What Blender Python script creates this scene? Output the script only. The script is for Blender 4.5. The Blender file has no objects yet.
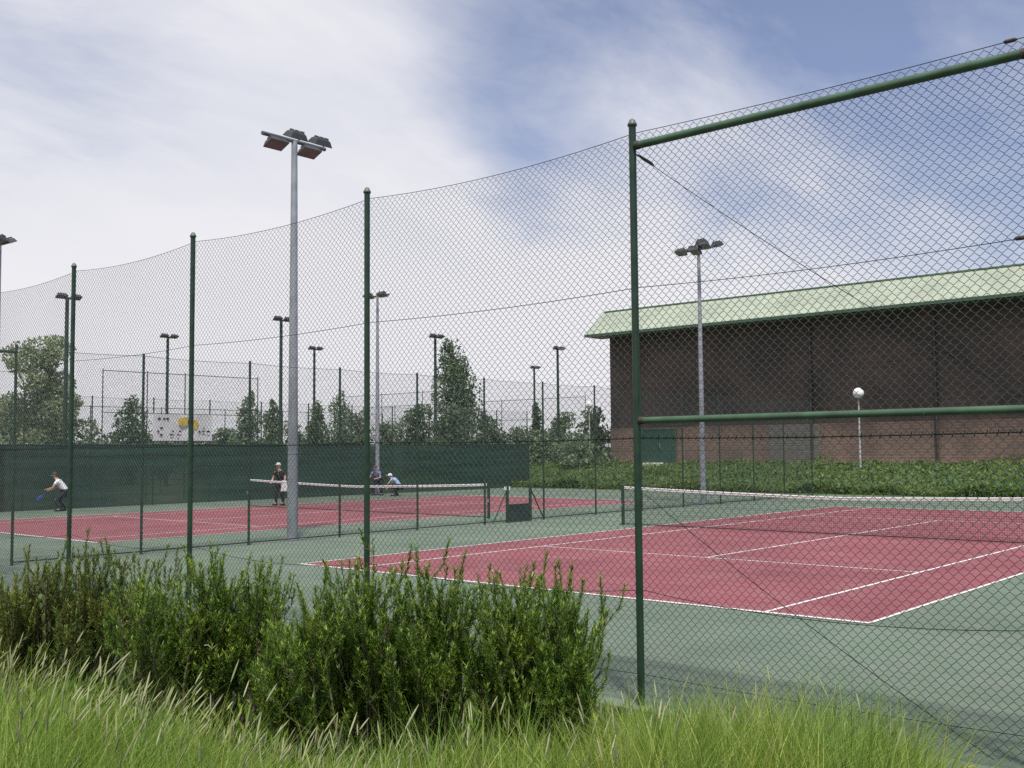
import bpy, math, random
import numpy as np
from mathutils import Vector, Matrix

random.seed(7)
rng = np.random.default_rng(11)
S = bpy.context.scene
COL = S.collection
V3 = lambda *a: np.array(a, float)

# ------------------------------------------------------------------ camera
CX, CY, CZ, YAW, PITCH, ROLL, FPX = 5.0698, -12.2740, 2.0929, 0.716048, 0.0637074, -0.0082195, 1045.54
FW = V3(-math.sin(YAW)*math.cos(PITCH), math.cos(YAW)*math.cos(PITCH), math.sin(PITCH))
RT = V3(math.cos(YAW), math.sin(YAW), 0)
UP = np.cross(RT, FW)
R2 = RT*math.cos(ROLL) + UP*math.sin(ROLL)
U2 = -RT*math.sin(ROLL) + UP*math.cos(ROLL)
cam_d = bpy.data.cameras.new('camera')
cam = bpy.data.objects.new('camera', cam_d)
COL.objects.link(cam)
cam.matrix_world = Matrix(((R2[0], U2[0], -FW[0], CX), (R2[1], U2[1], -FW[1], CY), (R2[2], U2[2], -FW[2], CZ), (0, 0, 0, 1)))
cam_d.sensor_width = 36
cam_d.lens = FPX/1024*36
cam_d.clip_start = 0.05
cam_d.clip_end = 3000
S.camera = cam
FLAT_R = RT
FLAT_F = V3(-math.sin(YAW), math.cos(YAW), 0)
def polar(px, d):
    """ground point in the direction of a bearing (px of 1024) at forward distance d"""
    k = (px-512)/FPX
    return CX + d*(FLAT_F[0] + k*FLAT_R[0]), CY + d*(FLAT_F[1] + k*FLAT_R[1])

# ------------------------------------------------------------------ materials
def new_mat(name):
    m = bpy.data.materials.new(name); m.use_nodes = True
    nt = m.node_tree
    return m, nt, nt.nodes['Principled BSDF']

def noise_col(nt, scale, c1, c2, detail=6, lo=.35, hi=.65, coord='Object', distortion=0.0, stretch=None):
    tc = nt.nodes.new('ShaderNodeTexCoord')
    n = nt.nodes.new('ShaderNodeTexNoise')
    n.inputs['Scale'].default_value = scale; n.inputs['Detail'].default_value = detail
    n.inputs['Distortion'].default_value = distortion
    src = tc.outputs[coord]
    if stretch:
        mp = nt.nodes.new('ShaderNodeMapping'); mp.inputs['Scale'].default_value = stretch
        nt.links.new(src, mp.inputs['Vector']); src = mp.outputs['Vector']
    nt.links.new(src, n.inputs['Vector'])
    r = nt.nodes.new('ShaderNodeValToRGB')
    r.color_ramp.elements[0].position = lo; r.color_ramp.elements[1].position = hi
    r.color_ramp.elements[0].color = (*c1, 1); r.color_ramp.elements[1].color = (*c2, 1)
    nt.links.new(n.outputs['Fac'], r.inputs['Fac'])
    return r.outputs['Color']

def mix_col(nt, a, b, fac, mode='MIX'):
    x = nt.nodes.new('ShaderNodeMix'); x.data_type = 'RGBA'; x.blend_type = mode
    if isinstance(fac, (int, float)): x.inputs[0].default_value = fac
    else: nt.links.new(fac, x.inputs[0])
    for i, v in ((6, a), (7, b)):
        if isinstance(v, tuple): x.inputs[i].default_value = (*v, 1)
        else: nt.links.new(v, x.inputs[i])
    return x.outputs[2]

def bump(nt, bs, scale, strength, dist=.01, coord='Object'):
    tc = nt.nodes.new('ShaderNodeTexCoord'); n = nt.nodes.new('ShaderNodeTexNoise')
    n.inputs['Scale'].default_value = scale; n.inputs['Detail'].default_value = 4
    nt.links.new(tc.outputs[coord], n.inputs['Vector'])
    b = nt.nodes.new('ShaderNodeBump'); b.inputs['Strength'].default_value = strength; b.inputs['Distance'].default_value = dist
    nt.links.new(n.outputs['Fac'], b.inputs['Height']); nt.links.new(b.outputs['Normal'], bs.inputs['Normal'])

def solid(name, c, rough=.6, metal=0, var=.25, scale=4, bmp=0):
    m, nt, bs = new_mat(name)
    lo = tuple(x*(1-var) for x in c); hi = tuple(min(1, x*(1+var)) for x in c)
    nt.links.new(noise_col(nt, scale, lo, hi), bs.inputs['Base Color'])
    bs.inputs['Roughness'].default_value = rough; bs.inputs['Metallic'].default_value = metal
    if bmp: bump(nt, bs, scale*8, bmp)
    return m

def court_mat(name, c, stain):
    m, nt, bs = new_mat(name)
    base = noise_col(nt, .35, tuple(x*.80 for x in c), tuple(x*1.16 for x in c), detail=8, lo=.3, hi=.7)
    grit = noise_col(nt, 60, (.82, .82, .82), (1.15, 1.15, 1.15), detail=3)
    c1 = mix_col(nt, base, grit, 1.0, 'MULTIPLY')
    tc = nt.nodes.new('ShaderNodeTexCoord'); n = nt.nodes.new('ShaderNodeTexNoise')
    n.inputs['Scale'].default_value = 1.1; n.inputs['Detail'].default_value = 9; n.inputs['Roughness'].default_value = .7
    nt.links.new(tc.outputs['Object'], n.inputs['Vector'])
    mr = nt.nodes.new('ShaderNodeMapRange'); mr.inputs[1].default_value = .46; mr.inputs[2].default_value = .72; mr.inputs[4].default_value = .8
    nt.links.new(n.outputs['Fac'], mr.inputs[0])
    c2 = mix_col(nt, c1, stain, mr.outputs[0])
    nt.links.new(c2, bs.inputs['Base Color'])
    bs.inputs['Roughness'].default_value = .8
    bs.inputs['Specular IOR Level'].default_value = .3
    bump(nt, bs, 180, .15, .004)
    return m

def leaf_mat(name, c_dark, c_light, transl=.35, rough=.55, mid=None):
    m, nt, bs = new_mat(name)
    g = nt.nodes.new('ShaderNodeNewGeometry')
    r = nt.nodes.new('ShaderNodeValToRGB')
    r.color_ramp.elements[0].color = (*c_dark, 1); r.color_ramp.elements[1].color = (*c_light, 1)
    if mid:
        e = r.color_ramp.elements.new(mid[0]); e.color = (*mid[1], 1)
    nt.links.new(g.outputs['Random Per Island'], r.inputs['Fac'])
    nt.links.new(r.outputs['Color'], bs.inputs['Base Color'])
    bs.inputs['Roughness'].default_value = rough
    bs.inputs['Specular IOR Level'].default_value = .35
    t = nt.nodes.new('ShaderNodeBsdfTranslucent'); nt.links.new(r.outputs['Color'], t.inputs['Color'])
    mx = nt.nodes.new('ShaderNodeMixShader'); mx.inputs[0].default_value = transl
    nt.links.new(bs.outputs[0], mx.inputs[1]); nt.links.new(t.outputs[0], mx.inputs[2])
    nt.links.new(mx.outputs[0], nt.nodes['Material Output'].inputs['Surface'])
    return m

M = {}
M['court_green'] = court_mat('green_acrylic', (.130, .176, .126), (.185, .21, .168))
M['court_red'] = court_mat('red_acrylic', (.250, .076, .087), (.29, .13, .135))
M['line'] = solid('line_paint', (.68, .66, .63), .8, var=.20, scale=5)
M['post'] = solid('green_post_paint', (.015, .042, .022), .38, var=.25, scale=7)
M['rail'] = solid('green_rail_paint', (.055, .112, .062), .55, var=.25, scale=5)
M['cap'] = solid('post_cap', (.10, .14, .10), .5)
M['rust'] = solid('dull_bracket', (.055, .042, .034), .7, scale=30)
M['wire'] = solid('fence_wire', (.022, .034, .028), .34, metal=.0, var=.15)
M['wire'].node_tree.nodes['Principled BSDF'].inputs['Specular IOR Level'].default_value = 1.0
M['wire'].node_tree.nodes['Principled BSDF'].inputs['Coat Weight'].default_value = .6
M['wire'].node_tree.nodes['Principled BSDF'].inputs['Coat Roughness'].default_value = .36
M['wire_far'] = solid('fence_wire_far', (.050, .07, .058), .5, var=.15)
M['tension'] = solid('tension_wire', (.02, .03, .025), .5)
M['tension'].node_tree.nodes['Principled BSDF'].inputs['Specular IOR Level'].default_value = .05
M['tension'].node_tree.nodes['Principled BSDF'].inputs['Roughness'].default_value = .9
M['galv'] = solid('galvanised_steel', (.33, .35, .37), .42, metal=.35, var=.14, scale=3)
M['galv_dark'] = solid('weathered_steel', (.13, .14, .145), .5, metal=.3, var=.2, scale=3)
M['flood'] = solid('floodlight_housing', (.045, .050, .048), .5, var=.2)
M['glass'] = solid('floodlight_glass', (.10, .095, .09), .12, var=.2)
M['net'] = solid('net_cord', (.012, .014, .013), .8)
M['tape'] = solid('net_tape', (.72, .72, .70), .75, var=.06)
M['screen_d'] = None
M['globe'] = solid('white_globe', (.82, .82, .82), .25, var=.03)
M['lamp_pole'] = solid('lamp_pole_grey', (.42, .43, .43), .5)
M['bark'] = solid('bark', (.085, .065, .048), .9, var=.4, scale=12, bmp=.6)
M['twig'] = solid('rosemary_twig', (.13, .10, .07), .9, var=.35, scale=20)
M['dry_twig'] = solid('dead_grey_twig', (.30, .29, .24), .8, var=.2)
M['soil'] = None
M['skin'] = solid('skin', (.50, .30, .22), .6, var=.06)
M['white_cloth'] = solid('white_cotton', (.75, .75, .75), .9, var=.05)
M['blue_cloth'] = solid('blue_cotton', (.10, .16, .42), .9, var=.1)
M['pale_blue_cloth'] = solid('pale_blue_cotton', (.30, .40, .58), .9, var=.1)
M['dark_cloth'] = solid('dark_cotton', (.012, .015, .018), .9, var=.1)
M['hair'] = solid('hair', (.05, .035, .025), .7)
M['pale_cap'] = solid('pale_cap', (.52, .55, .50), .9)
M['racket'] = solid('blue_racket', (.06, .12, .55), .35)
M['concrete'] = solid('pale_concrete', (.40, .37, .32), .9, var=.15, scale=6, bmp=.3)
M['door_green'] = solid('dark_green_door', (.022, .070, .050), .45, var=.15)
M['shutter'] = solid('grey_shutter', (.165, .145, .13), .6, var=.12)
M['pipe'] = solid('downpipe', (.05, .045, .04), .5)
M['panel'] = solid('dark_mesh_panel', (.018, .035, .028), .7)

# windscreen: woven shade cloth lets part of the light through between its threads
m, nt, bs = new_mat('shade_cloth')
cc = noise_col(nt, 1.2, (.007, .030, .020), (.019, .060, .043), detail=6, stretch=(1, .12, 3))
nt.links.new(cc, bs.inputs['Base Color']); bs.inputs['Roughness'].default_value = .75
tr = nt.nodes.new('ShaderNodeBsdfTransparent')
mx = nt.nodes.new('ShaderNodeMixShader')
tcs = nt.nodes.new('ShaderNodeTexCoord'); ns = nt.nodes.new('ShaderNodeTexNoise'); ns.inputs['Scale'].default_value = .16
nt.links.new(tcs.outputs['Object'], ns.inputs['Vector'])
mrs = nt.nodes.new('ShaderNodeMapRange'); mrs.inputs[1].default_value = .4; mrs.inputs[2].default_value = .7
mrs.inputs[3].default_value = .04; mrs.inputs[4].default_value = .30
nt.links.new(ns.outputs['Fac'], mrs.inputs[0]); nt.links.new(mrs.outputs[0], mx.inputs[0])
nt.links.new(bs.outputs[0], mx.inputs[1]); nt.links.new(tr.outputs[0], mx.inputs[2])
nt.links.new(mx.outputs[0], nt.nodes['Material Output'].inputs['Surface'])
M['screen'] = m

# open ground: dry grass and soil
m, nt, bs = new_mat('rough_ground')
a = noise_col(nt, .25, (.055, .075, .025), (.12, .12, .05), detail=9)
b = noise_col(nt, 7, (.7, .7, .7), (1.2, 1.2, 1.2), detail=6)
nt.links.new(mix_col(nt, a, b, 1.0, 'MULTIPLY'), bs.inputs['Base Color']); bs.inputs['Roughness'].default_value = .95
bump(nt, bs, 14, .8, .05)
M['ground'] = m
M['slope'] = solid('slope_turf', (.06, .10, .03), .95, var=.45, scale=3, bmp=.8)
M['bank'] = solid('bank_soil', (.035, .042, .018), .95, var=.5, scale=5, bmp=.8)

# brick
m, nt, bs = new_mat('brick_wall')
tc = nt.nodes.new('ShaderNodeTexCoord'); sx = nt.nodes.new('ShaderNodeSeparateXYZ'); cb = nt.nodes.new('ShaderNodeCombineXYZ')
nt.links.new(tc.outputs['Object'], sx.inputs[0])
ad = nt.nodes.new('ShaderNodeMath'); ad.operation = 'ADD'
nt.links.new(sx.outputs[0], ad.inputs[0]); nt.links.new(sx.outputs[1], ad.inputs[1])
nt.links.new(ad.outputs[0], cb.inputs[0]); nt.links.new(sx.outputs[2], cb.inputs[1])
bk = nt.nodes.new('ShaderNodeTexBrick'); bk.inputs['Scale'].default_value = 1.0
bk.inputs['Brick Width'].default_value = .44; bk.inputs['Row Height'].default_value = .16; bk.inputs['Mortar Size'].default_value = .012
bk.inputs['Color1'].default_value = (.20, .118, .092, 1); bk.inputs['Color2'].default_value = (.145, .095, .078, 1); bk.inputs['Mortar'].default_value = (.22, .20, .18, 1)
nt.links.new(cb.outputs[0], bk.inputs['Vector'])
st = noise_col(nt, .5, (.72, .74, .72), (1.15, 1.1, 1.05), detail=8)
nt.links.new(mix_col(nt, bk.outputs['Color'], st, 1.0, 'MULTIPLY'), bs.inputs['Base Color']); bs.inputs['Roughness'].default_value = .9
M['brick'] = m
m, nt, bs = new_mat('eave_shaded_brick')  # same brick coloured darker: eave shade put into the upper wall's colour
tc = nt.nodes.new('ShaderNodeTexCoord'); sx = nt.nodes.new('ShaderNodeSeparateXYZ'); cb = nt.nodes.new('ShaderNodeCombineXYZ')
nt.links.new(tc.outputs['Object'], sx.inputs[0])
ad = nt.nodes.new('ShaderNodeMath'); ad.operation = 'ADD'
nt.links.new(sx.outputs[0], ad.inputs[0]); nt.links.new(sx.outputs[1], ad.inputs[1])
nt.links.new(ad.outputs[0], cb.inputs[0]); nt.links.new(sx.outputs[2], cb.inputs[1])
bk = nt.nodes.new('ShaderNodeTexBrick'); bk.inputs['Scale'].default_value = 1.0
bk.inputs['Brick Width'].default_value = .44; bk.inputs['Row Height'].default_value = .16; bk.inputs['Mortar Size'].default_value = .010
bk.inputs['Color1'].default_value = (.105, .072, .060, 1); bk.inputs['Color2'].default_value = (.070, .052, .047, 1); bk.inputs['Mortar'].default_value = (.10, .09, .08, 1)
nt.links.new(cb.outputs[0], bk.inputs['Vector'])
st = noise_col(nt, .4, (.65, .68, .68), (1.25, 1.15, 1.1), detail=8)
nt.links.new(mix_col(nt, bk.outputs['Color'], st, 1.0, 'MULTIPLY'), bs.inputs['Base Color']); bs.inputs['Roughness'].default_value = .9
M['brick_shaded'] = m
M['roof'] = solid('pale_green_roof', (.35, .395, .30), .45, var=.10, scale=.6)
M['fascia'] = solid('dark_green_fascia', (.05, .105, .06), .5)
M['soffit'] = solid('soffit', (.09, .10, .085), .8)

M['rosemary'] = leaf_mat('rosemary_leaf', (.040, .092, .010), (.43, .57, .10), .42, .42, (.52, (.140, .255, .026)))
M['rosemary_brown'] = leaf_mat('rosemary_leaf_brownish', (.06, .10, .016), (.33, .42, .10), .4, .5, (.5, (.150, .215, .036)))
M['grass'] = leaf_mat('tall_grass_blade', (.13, .21, .027), (.46, .52, .15), .45, .5, (.5, (.235, .36, .060)))
M['seed'] = leaf_mat('grass_seed_head', (.34, .38, .17), (.52, .52, .31), .35, .7)
M['leaf_light'] = leaf_mat('light_leaf', (.16, .225, .11), (.38, .43, .25), .3)
M['leaf_mid'] = leaf_mat('mid_leaf', (.105, .170, .090), (.24, .31, .165), .3)
M['leaf_dark'] = leaf_mat('dark_leaf', (.060, .110, .056), (.155, .215, .105), .25)
M['cover'] = leaf_mat('ground_cover_leaf', (.045, .105, .022), (.17, .25, .062), .3)
M['flower'] = leaf_mat('yellow_flower', (.50, .38, .03), (.62, .50, .06), .3)
M['wood_far'] = leaf_mat('far_wood_leaf', (.03, .06, .035), (.075, .11, .06), .2)

def tuft_tint(m, scale, lo, hi):
    nt = m.node_tree; bs = nt.nodes['Principled BSDF']; src = bs.inputs['Base Color'].links[0].from_socket
    tint = noise_col(nt, scale, lo, hi, detail=2, lo=.35, hi=.65)
    c = mix_col(nt, src, tint, 1.0, 'MULTIPLY')
    nt.links.new(c, bs.inputs['Base Color'])
    for n_ in nt.nodes:
        if n_.type == 'BSDF_TRANSLUCENT': nt.links.new(c, n_.inputs['Color'])
tuft_tint(M['grass'], 3.2, (.68, .86, .72), (1.2, 1.08, 1.0))
tuft_tint(M['rosemary'], 5, (.70, .82, .8), (1.2, 1.1, 1.0))
tuft_tint(M['rosemary_brown'], 4, (.75, .9, .8), (1.25, 1.0, .95))
tuft_tint(M['cover'], .7, (.7, .85, .8), (1.3, 1.08, .9))

# ------------------------------------------------------------------ mesh building
class MB:
    def __init__(s): s.v = []; s.f = []; s.n = 0
    def add(s, v, f):
        v = np.asarray(v, float).reshape(-1, 3); f = np.asarray(f, int)
        if f.shape[1] == 3: f = np.concatenate([f, f[:, -1:]*0 - 1], 1); f[:, 3] = -1 - s.n
        s.v.append(v); s.f.append(f + s.n); s.n += len(v); return s
    def box(s, lo, hi):
        x0, y0, z0 = lo; x1, y1, z1 = hi
        v = [(x0,y0,z0),(x1,y0,z0),(x1,y1,z0),(x0,y1,z0),(x0,y0,z1),(x1,y0,z1),(x1,y1,z1),(x0,y1,z1)]
        return s.add(v, [(0,3,2,1),(4,5,6,7),(0,1,5,4),(1,2,6,5),(2,3,7,6),(3,0,4,7)])
    def obox(s, c, ax, ay, az):
        c, ax, ay, az = (np.asarray(q, float) for q in (c, ax, ay, az))
        v = [c+i*ax+j*ay+k*az for k in (-1,1) for (i,j) in ((-1,-1),(1,-1),(1,1),(-1,1))]
        return s.add(v, [(0,3,2,1),(4,5,6,7),(0,1,5,4),(1,2,6,5),(2,3,7,6),(3,0,4,7)])
    def tube(s, pts, rad, n=8, cap=True):
        P = np.asarray(pts, float); K = len(P)
        R = np.broadcast_to(np.asarray(rad, float), (K,))
        T = np.gradient(P, axis=0); T /= np.linalg.norm(T, axis=1, keepdims=True)+1e-12
        ref = np.where(np.abs(T[:, 2:3]) < .9, [[0, 0, 1.]], [[1., 0, 0]])
        if np.abs(T[:, 2]).mean() > .6: ref = np.broadcast_to([[1., 0, 0]], (K, 3))
        elif np.abs(T[:, 2]).max() < .97: ref = np.broadcast_to([[0, 0, 1.]], (K, 3))
        A = np.cross(T, ref); A /= np.linalg.norm(A, axis=1, keepdims=True)+1e-12
        B = np.cross(T, A)
        th = np.arange(n)*2*math.pi/n
        v = P[:, None] + R[:, None, None]*(np.cos(th)[None, :, None]*A[:, None] + np.sin(th)[None, :, None]*B[:, None])
        i = np.arange(K-1)[:, None]*n; j = np.arange(n)[None]; j2 = (j+1) % n
        f = np.stack([i+j, i+n+j, i+n+j2, i+j2], -1).reshape(-1, 4)
        s.add(v, f)
        if cap:
            for k, fl in ((0, 1), (K-1, -1)):
                c = P[k]; ring = v[k]
                vv = np.vstack([ring, c[None]])
                s.add(vv, [((a if fl > 0 else (a+1) % n), ((a+1) % n if fl > 0 else a), n) for a in range(n)])
        return s
    def cyl(s, x, y, z0, z1, r0, r1=None, n=12, steps=1):
        r1 = r0 if r1 is None else r1
        z = np.linspace(z0, z1, steps+1)
        return s.tube(np.stack([z*0+x, z*0+y, z], 1), np.linspace(r0, r1, steps+1), n)
    def lathe(s, c, prof, n=16):
        th = np.arange(n)*2*math.pi/n; K = len(prof)
        v = np.array([[(c[0]+r*math.cos(t), c[1]+r*math.sin(t), c[2]+z) for t in th] for r, z in prof])
        i = np.arange(K-1)[:, None]*n; j = np.arange(n)[None]; j2 = (j+1) % n
        return s.add(v, np.stack([i+j, i+j2, i+n+j2, i+n+j], -1).reshape(-1, 4))
    def quads(s, q):
        q = np.asarray(q, float).reshape(-1, 4, 3); n = len(q)
        return s.add(q.reshape(-1, 3), np.arange(n*4).reshape(n, 4))
    def mesh(s, name, mat, smooth=False):
        v = np.concatenate(s.v); f = np.concatenate(s.f)
        tri = f[:, 3] < 0
        ltot = np.where(tri, 3, 4); ls = np.concatenate([[0], np.cumsum(ltot)[:-1]])
        loops = f.reshape(-1)[np.stack([np.ones_like(tri), np.ones_like(tri), np.ones_like(tri), ~tri], 1).reshape(-1)]
        me = bpy.data.meshes.new(name)
        me.vertices.add(len(v)); me.vertices.foreach_set('co', v.astype(np.float32).ravel())
        me.loops.add(len(loops)); me.loops.foreach_set('vertex_index', loops.astype(np.int32))
        me.polygons.add(len(f)); me.polygons.foreach_set('loop_start', ls.astype(np.int32)); me.polygons.foreach_set('loop_total', ltot.astype(np.int32))
        me.polygons.foreach_set('use_smooth', np.full(len(f), smooth))
        me.update(calc_edges=True); me.validate()
        me.materials.append(mat)
        return me
    def build(s, name, mat, parent=None, smooth=False, loc=None):
        o = bpy.data.objects.new(name, s.mesh(name, mat, smooth)); COL.objects.link(o)
        if parent: o.parent = parent
        if loc is not None: o.location = loc
        return o
# triangles are stored with a negative fourth index
def _add(s, v, f):
    v = np.asarray(v, float).reshape(-1, 3); f = np.asarray(f, int)
    if f.shape[1] == 3:
        f = np.concatenate([f + s.n, np.full((len(f), 1), -1)], 1)
    else:
        f = f + s.n
    s.v.append(v); s.f.append(f); s.n += len(v); return s
MB.add = _add

def tag(o, label=None, cat=None, group=None, kind=None):
    if label: o['label'] = label
    if cat: o['category'] = cat
    if group: o['group'] = group
    if kind: o['kind'] = kind
    return o
def thing(name, loc, label, cat, group=None, rz=0):
    o = bpy.data.objects.new(name, None); COL.objects.link(o); o.empty_display_size = .2
    o.location = loc; o.rotation_euler = (0, 0, rz)
    return tag(o, label, cat, group)
def copy_tree(o, parent=None):
    c = o.copy(); COL.objects.link(c)
    if parent: c.parent = parent
    for ch in list(o.children): copy_tree(ch, c)
    return c

# ------------------------------------------------------------------ terrain and courts
def bank_z(x, y):
    """height of the rough bank outside the front fence"""
    t = np.clip((-5.6 - y)/2.6, 0, 1); t = t*t*(3-2*t)
    return .45*t + .03*np.sin(x*1.7+y)*t
def grid_sheet(x0, x1, y0, y1, nx, ny, zf):
    X, Y = np.meshgrid(np.linspace(x0, x1, nx), np.linspace(y0, y1, ny), indexing='ij')
    Z = zf(X, Y); v = np.stack([X, Y, Z], -1).reshape(-1, 3)
    i = np.arange(nx-1)[:, None]*ny; j = np.arange(ny-1)[None]
    return MB().add(v, np.stack([i+j, i+ny+j, i+ny+j+1, i+j+1], -1).reshape(-1, 4))

tag(MB().quads([[(-900, -700, -.03), (800, -700, -.03), (800, 1100, -.03), (-900, 1100, -.03)]]).build('ground', M['ground']), kind='structure')
tag(grid_sheet(-40, 25, -30, -5.15, 130, 60, lambda x, y: bank_z(x, y)-.004).build('grass_bank', M['bank'], smooth=True), kind='structure')
tag(MB().box((-34.9, -5.15, -.4), (16, 32.3, 0)).build('court_surface', M['court_green']), kind='structure')

def court(name, x_right, y0):
    W, L = 10.97, 23.77
    q = lambda a, b, c, d, z: [(a, b, z), (c, b, z), (c, d, z), (a, d, z)]
    x1 = x_right; x0 = x1 - W; y1 = y0 + L
    tag(MB().quads([q(x0, y0, x1, y1, .004)]).build('red_playing_surface', M['court_red']), kind='structure')
    w = .055; z = .008; ln = []
    ln += [q(x0, y0, x1, y0+.09, z), q(x0, y1-.09, x1, y1, z)]
    for x in (x0, x1-w, x0+1.372, x1-1.372-w): ln.append(q(x, y0+.09, x+w, y1-.09, z))
    ym = (y0+y1)/2
    for y in (ym-6.4, ym+6.4-w): ln.append(q(x0+1.372+w, y, x1-1.372-w, y+w, z))
    xc = (x0+x1)/2
    ln += [q(xc-w/2, ym-6.4+w, xc+w/2, ym+6.4-w, z), q(xc-w/2, y0+.09, xc+w/2, y0+.2, z), q(xc-w/2, y1-.2, xc+w/2, y1-.09, z)]
    tag(MB().quads(ln).build('court_lines', M['line']), kind='structure')
court('near', 0, 0)
court('far', -18.6, 0)

# slope with planting below the hall
tag(grid_sheet(-60, 30, 32.3, 46.9, 60, 14, lambda x, y: np.clip((y-32.6)/9, 0, 1)*1.25 - .02).build('planted_slope', M['slope'], smooth=True), kind='structure')
tag(MB().box((-60, 46.05, -.3), (30, 80, 1.238)).build('hall_terrace', M['concrete']), kind='structure')

# ------------------------------------------------------------------ chain link
def chain_panel(W, z0, z1, D=.0707, r=.0024, sides=3, hook=True, sag=.05, phase=0.0):
    a = D/2; nW = int(round(W/a)); a = W/nW
    nZ = int(round((z1-z0)/(D/2))); h = (z1-z0)/nZ
    mb = MB()
    j = np.arange(nZ+1)
    pts_v = []
    for side in (0, 1):
        if hook:
            zs = []; xs = []; ys = []
            for jj in j:
                right = (jj+side) % 2
                xs += [right, right]; zs += [z0+jj*h-.0035, z0+jj*h+.0035]
                ys += [r*.95, -r*.95] if right else [-r*.95, r*.95]
            pts_v.append(np.stack([np.array(xs)*a, np.array(ys), np.array(zs)], 1))
        else:
            pts_v.append(np.stack([((j+side) % 2)*a, j*0., z0+j*h], 1))
    tm = [MB().tube(p, r, sides, cap=False) for p in pts_v]
    tv = [np.concatenate(t.v) for t in tm]; tf = [np.concatenate(t.f) for t in tm]
    for i in range(nW):
        v = tv[i % 2].copy(); v[:, 0] += i*a
        u = np.clip(v[:, 0]/W, 0, 1)
        amt = np.clip((v[:, 2]-z0)/(z1-z0), 0, 1)**3
        v[:, 2] -= sag*4*u*(1-u)*amt
        v[:, 1] += .012*np.sin(u*9+phase)*np.sin(v[:, 2]*1.7+phase)   # slack in the netting
        mb.add(v, tf[i % 2])
    return mb
def wire(mb, p0, p1, r, sag=0, n=12, sides=5):
    t = np.linspace(0, 1, n)[:, None]
    P = np.asarray(p0)*(1-t) + np.asarray(p1)*t; P[:, 2] -= sag*4*t[:, 0]*(1-t[:, 0])
    mb.tube(P, r, sides)
def post_mb(h, r, n=14):
    return MB().cyl(0, 0, 0, h, r, n=n)
def cap_mb(h, r):
    return MB().lathe((0, 0, h), [(r*.2, 0), (r*1.3, 0.0), (r*1.32, .018), (r*1.05, .03), (r*.8, .05), (r*.35, .062), (0.001, .064)], 14)

# --- front fence, along Y = -5
FY = -5.0
posts_x = [-15.2, -13.02, -9.78, -6.62, -3.28, .12, 3.27, 6.5]
ff = thing('chain_link_fence', (0, FY, 0), 'tallest green chain-link fence, nearest the viewer behind the shrubs, with pipe rails', 'fence')
me_post = post_mb(4.84, .031).mesh('post', M['post'], True); me_cap = cap_mb(4.84, .031).mesh('post_cap', M['cap'], True)
for x in posts_x:
    p = bpy.data.objects.new('post', me_post); COL.objects.link(p); p.parent = ff; p.location = (x, 0, 0)
    c = bpy.data.objects.new('cap', me_cap); COL.objects.link(c); c.parent = p
for k in range(len(posts_x)-1):
    W = posts_x[k+1]-posts_x[k]
    chain_panel(W, .06, 4.78, r=.0022, sides=4, sag=.075 if posts_x[k] < 0 else .02, phase=k*1.3).build('wire_mesh', M['wire'], ff, smooth=True, loc=(posts_x[k], .04, 0))
    x0 = posts_x[k]; x1 = posts_x[k+1]
    last = x0 > 0
    for z, r, sg in ((4.79, .0032, .075 if not last else .02), (3.46, .0030, .03), (.24, .0028, .02)):
        mb = MB(); wire(mb, (x0, .045, z), (x1, .045, z), r, sg); mb.build('tension_wire', M['tension'], ff)
    mb = MB(); wire(mb, (x0, .045, .93), (x1, .045, .93), .0028, .10); mb.build('tension_wire', M['tension'], ff)
    # lapped edge where the two rolls of netting meet
    mb = MB(); wire(mb, (x0, .046, 2.19), (x1, .046, 2.19), .0045, .015)
    n = int(W/.0707)
    for i in range(n):
        x = x0 + (i+.5)*W/n; s = .015*4*(x-x0)*(x1-x)/W**2
        mb.tube([(x-.008, .05, 2.175-s), (x+.004, .055, 2.195-s), (x+.008, .048, 2.210-s)], .0032, 4)
    mb.build('lapped_edge', M['tension'], ff)
    if last:
        MB().tube([(x0+.03, 0, 4.665), (x1-.03, 0, 4.665)], .033, 14).build('top_rail', M['rail'], ff, True)
        MB().tube([(x0+.03, 0, 2.335), (x1-.03, 0, 2.335)], .028, 14).build('middle_rail', M['rail'], ff, True)
        for xx in (x0+.05, x1-.05):
            for z, rr in ((4.665, .037), (2.335, .032)): MB().tube([(xx-.02, 0, z), (xx+.02, 0, z)], rr, 12).build('rail_bracket', M['rust'], ff, True)
# diagonal braces in the railed bay, and turnbuckles
for (p0, p1) in (((.16, .05, 4.58), (3.1, .05, 2.42)), ((.16, .05, 1.72), (2.85, .05, .05))):
    mb = MB(); wire(mb, p0, p1, .003, .05); mb.build('brace_wire', M['tension'], ff)
for (x, z) in ((3.14, 3.46), (3.13, .90), (3.12, 4.79)):
    MB().tube([(x-.045, .05, z), (x-.03, .05, z), (x+.03, .05, z), (x+.045, .05, z)], [.004, .015, .015, .004], 8).build('turnbuckle', M['rust'], ff)

MB().tube([(.10, .045, 4.62), (.16, .05, 4.58), (.20, .05, 4.55), (.27, .05, 4.50), (.30, .05, 4.478)], [.004, .009, .014, .014, .004], 8).build('turnbuckle', M['rust'], ff)
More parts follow.
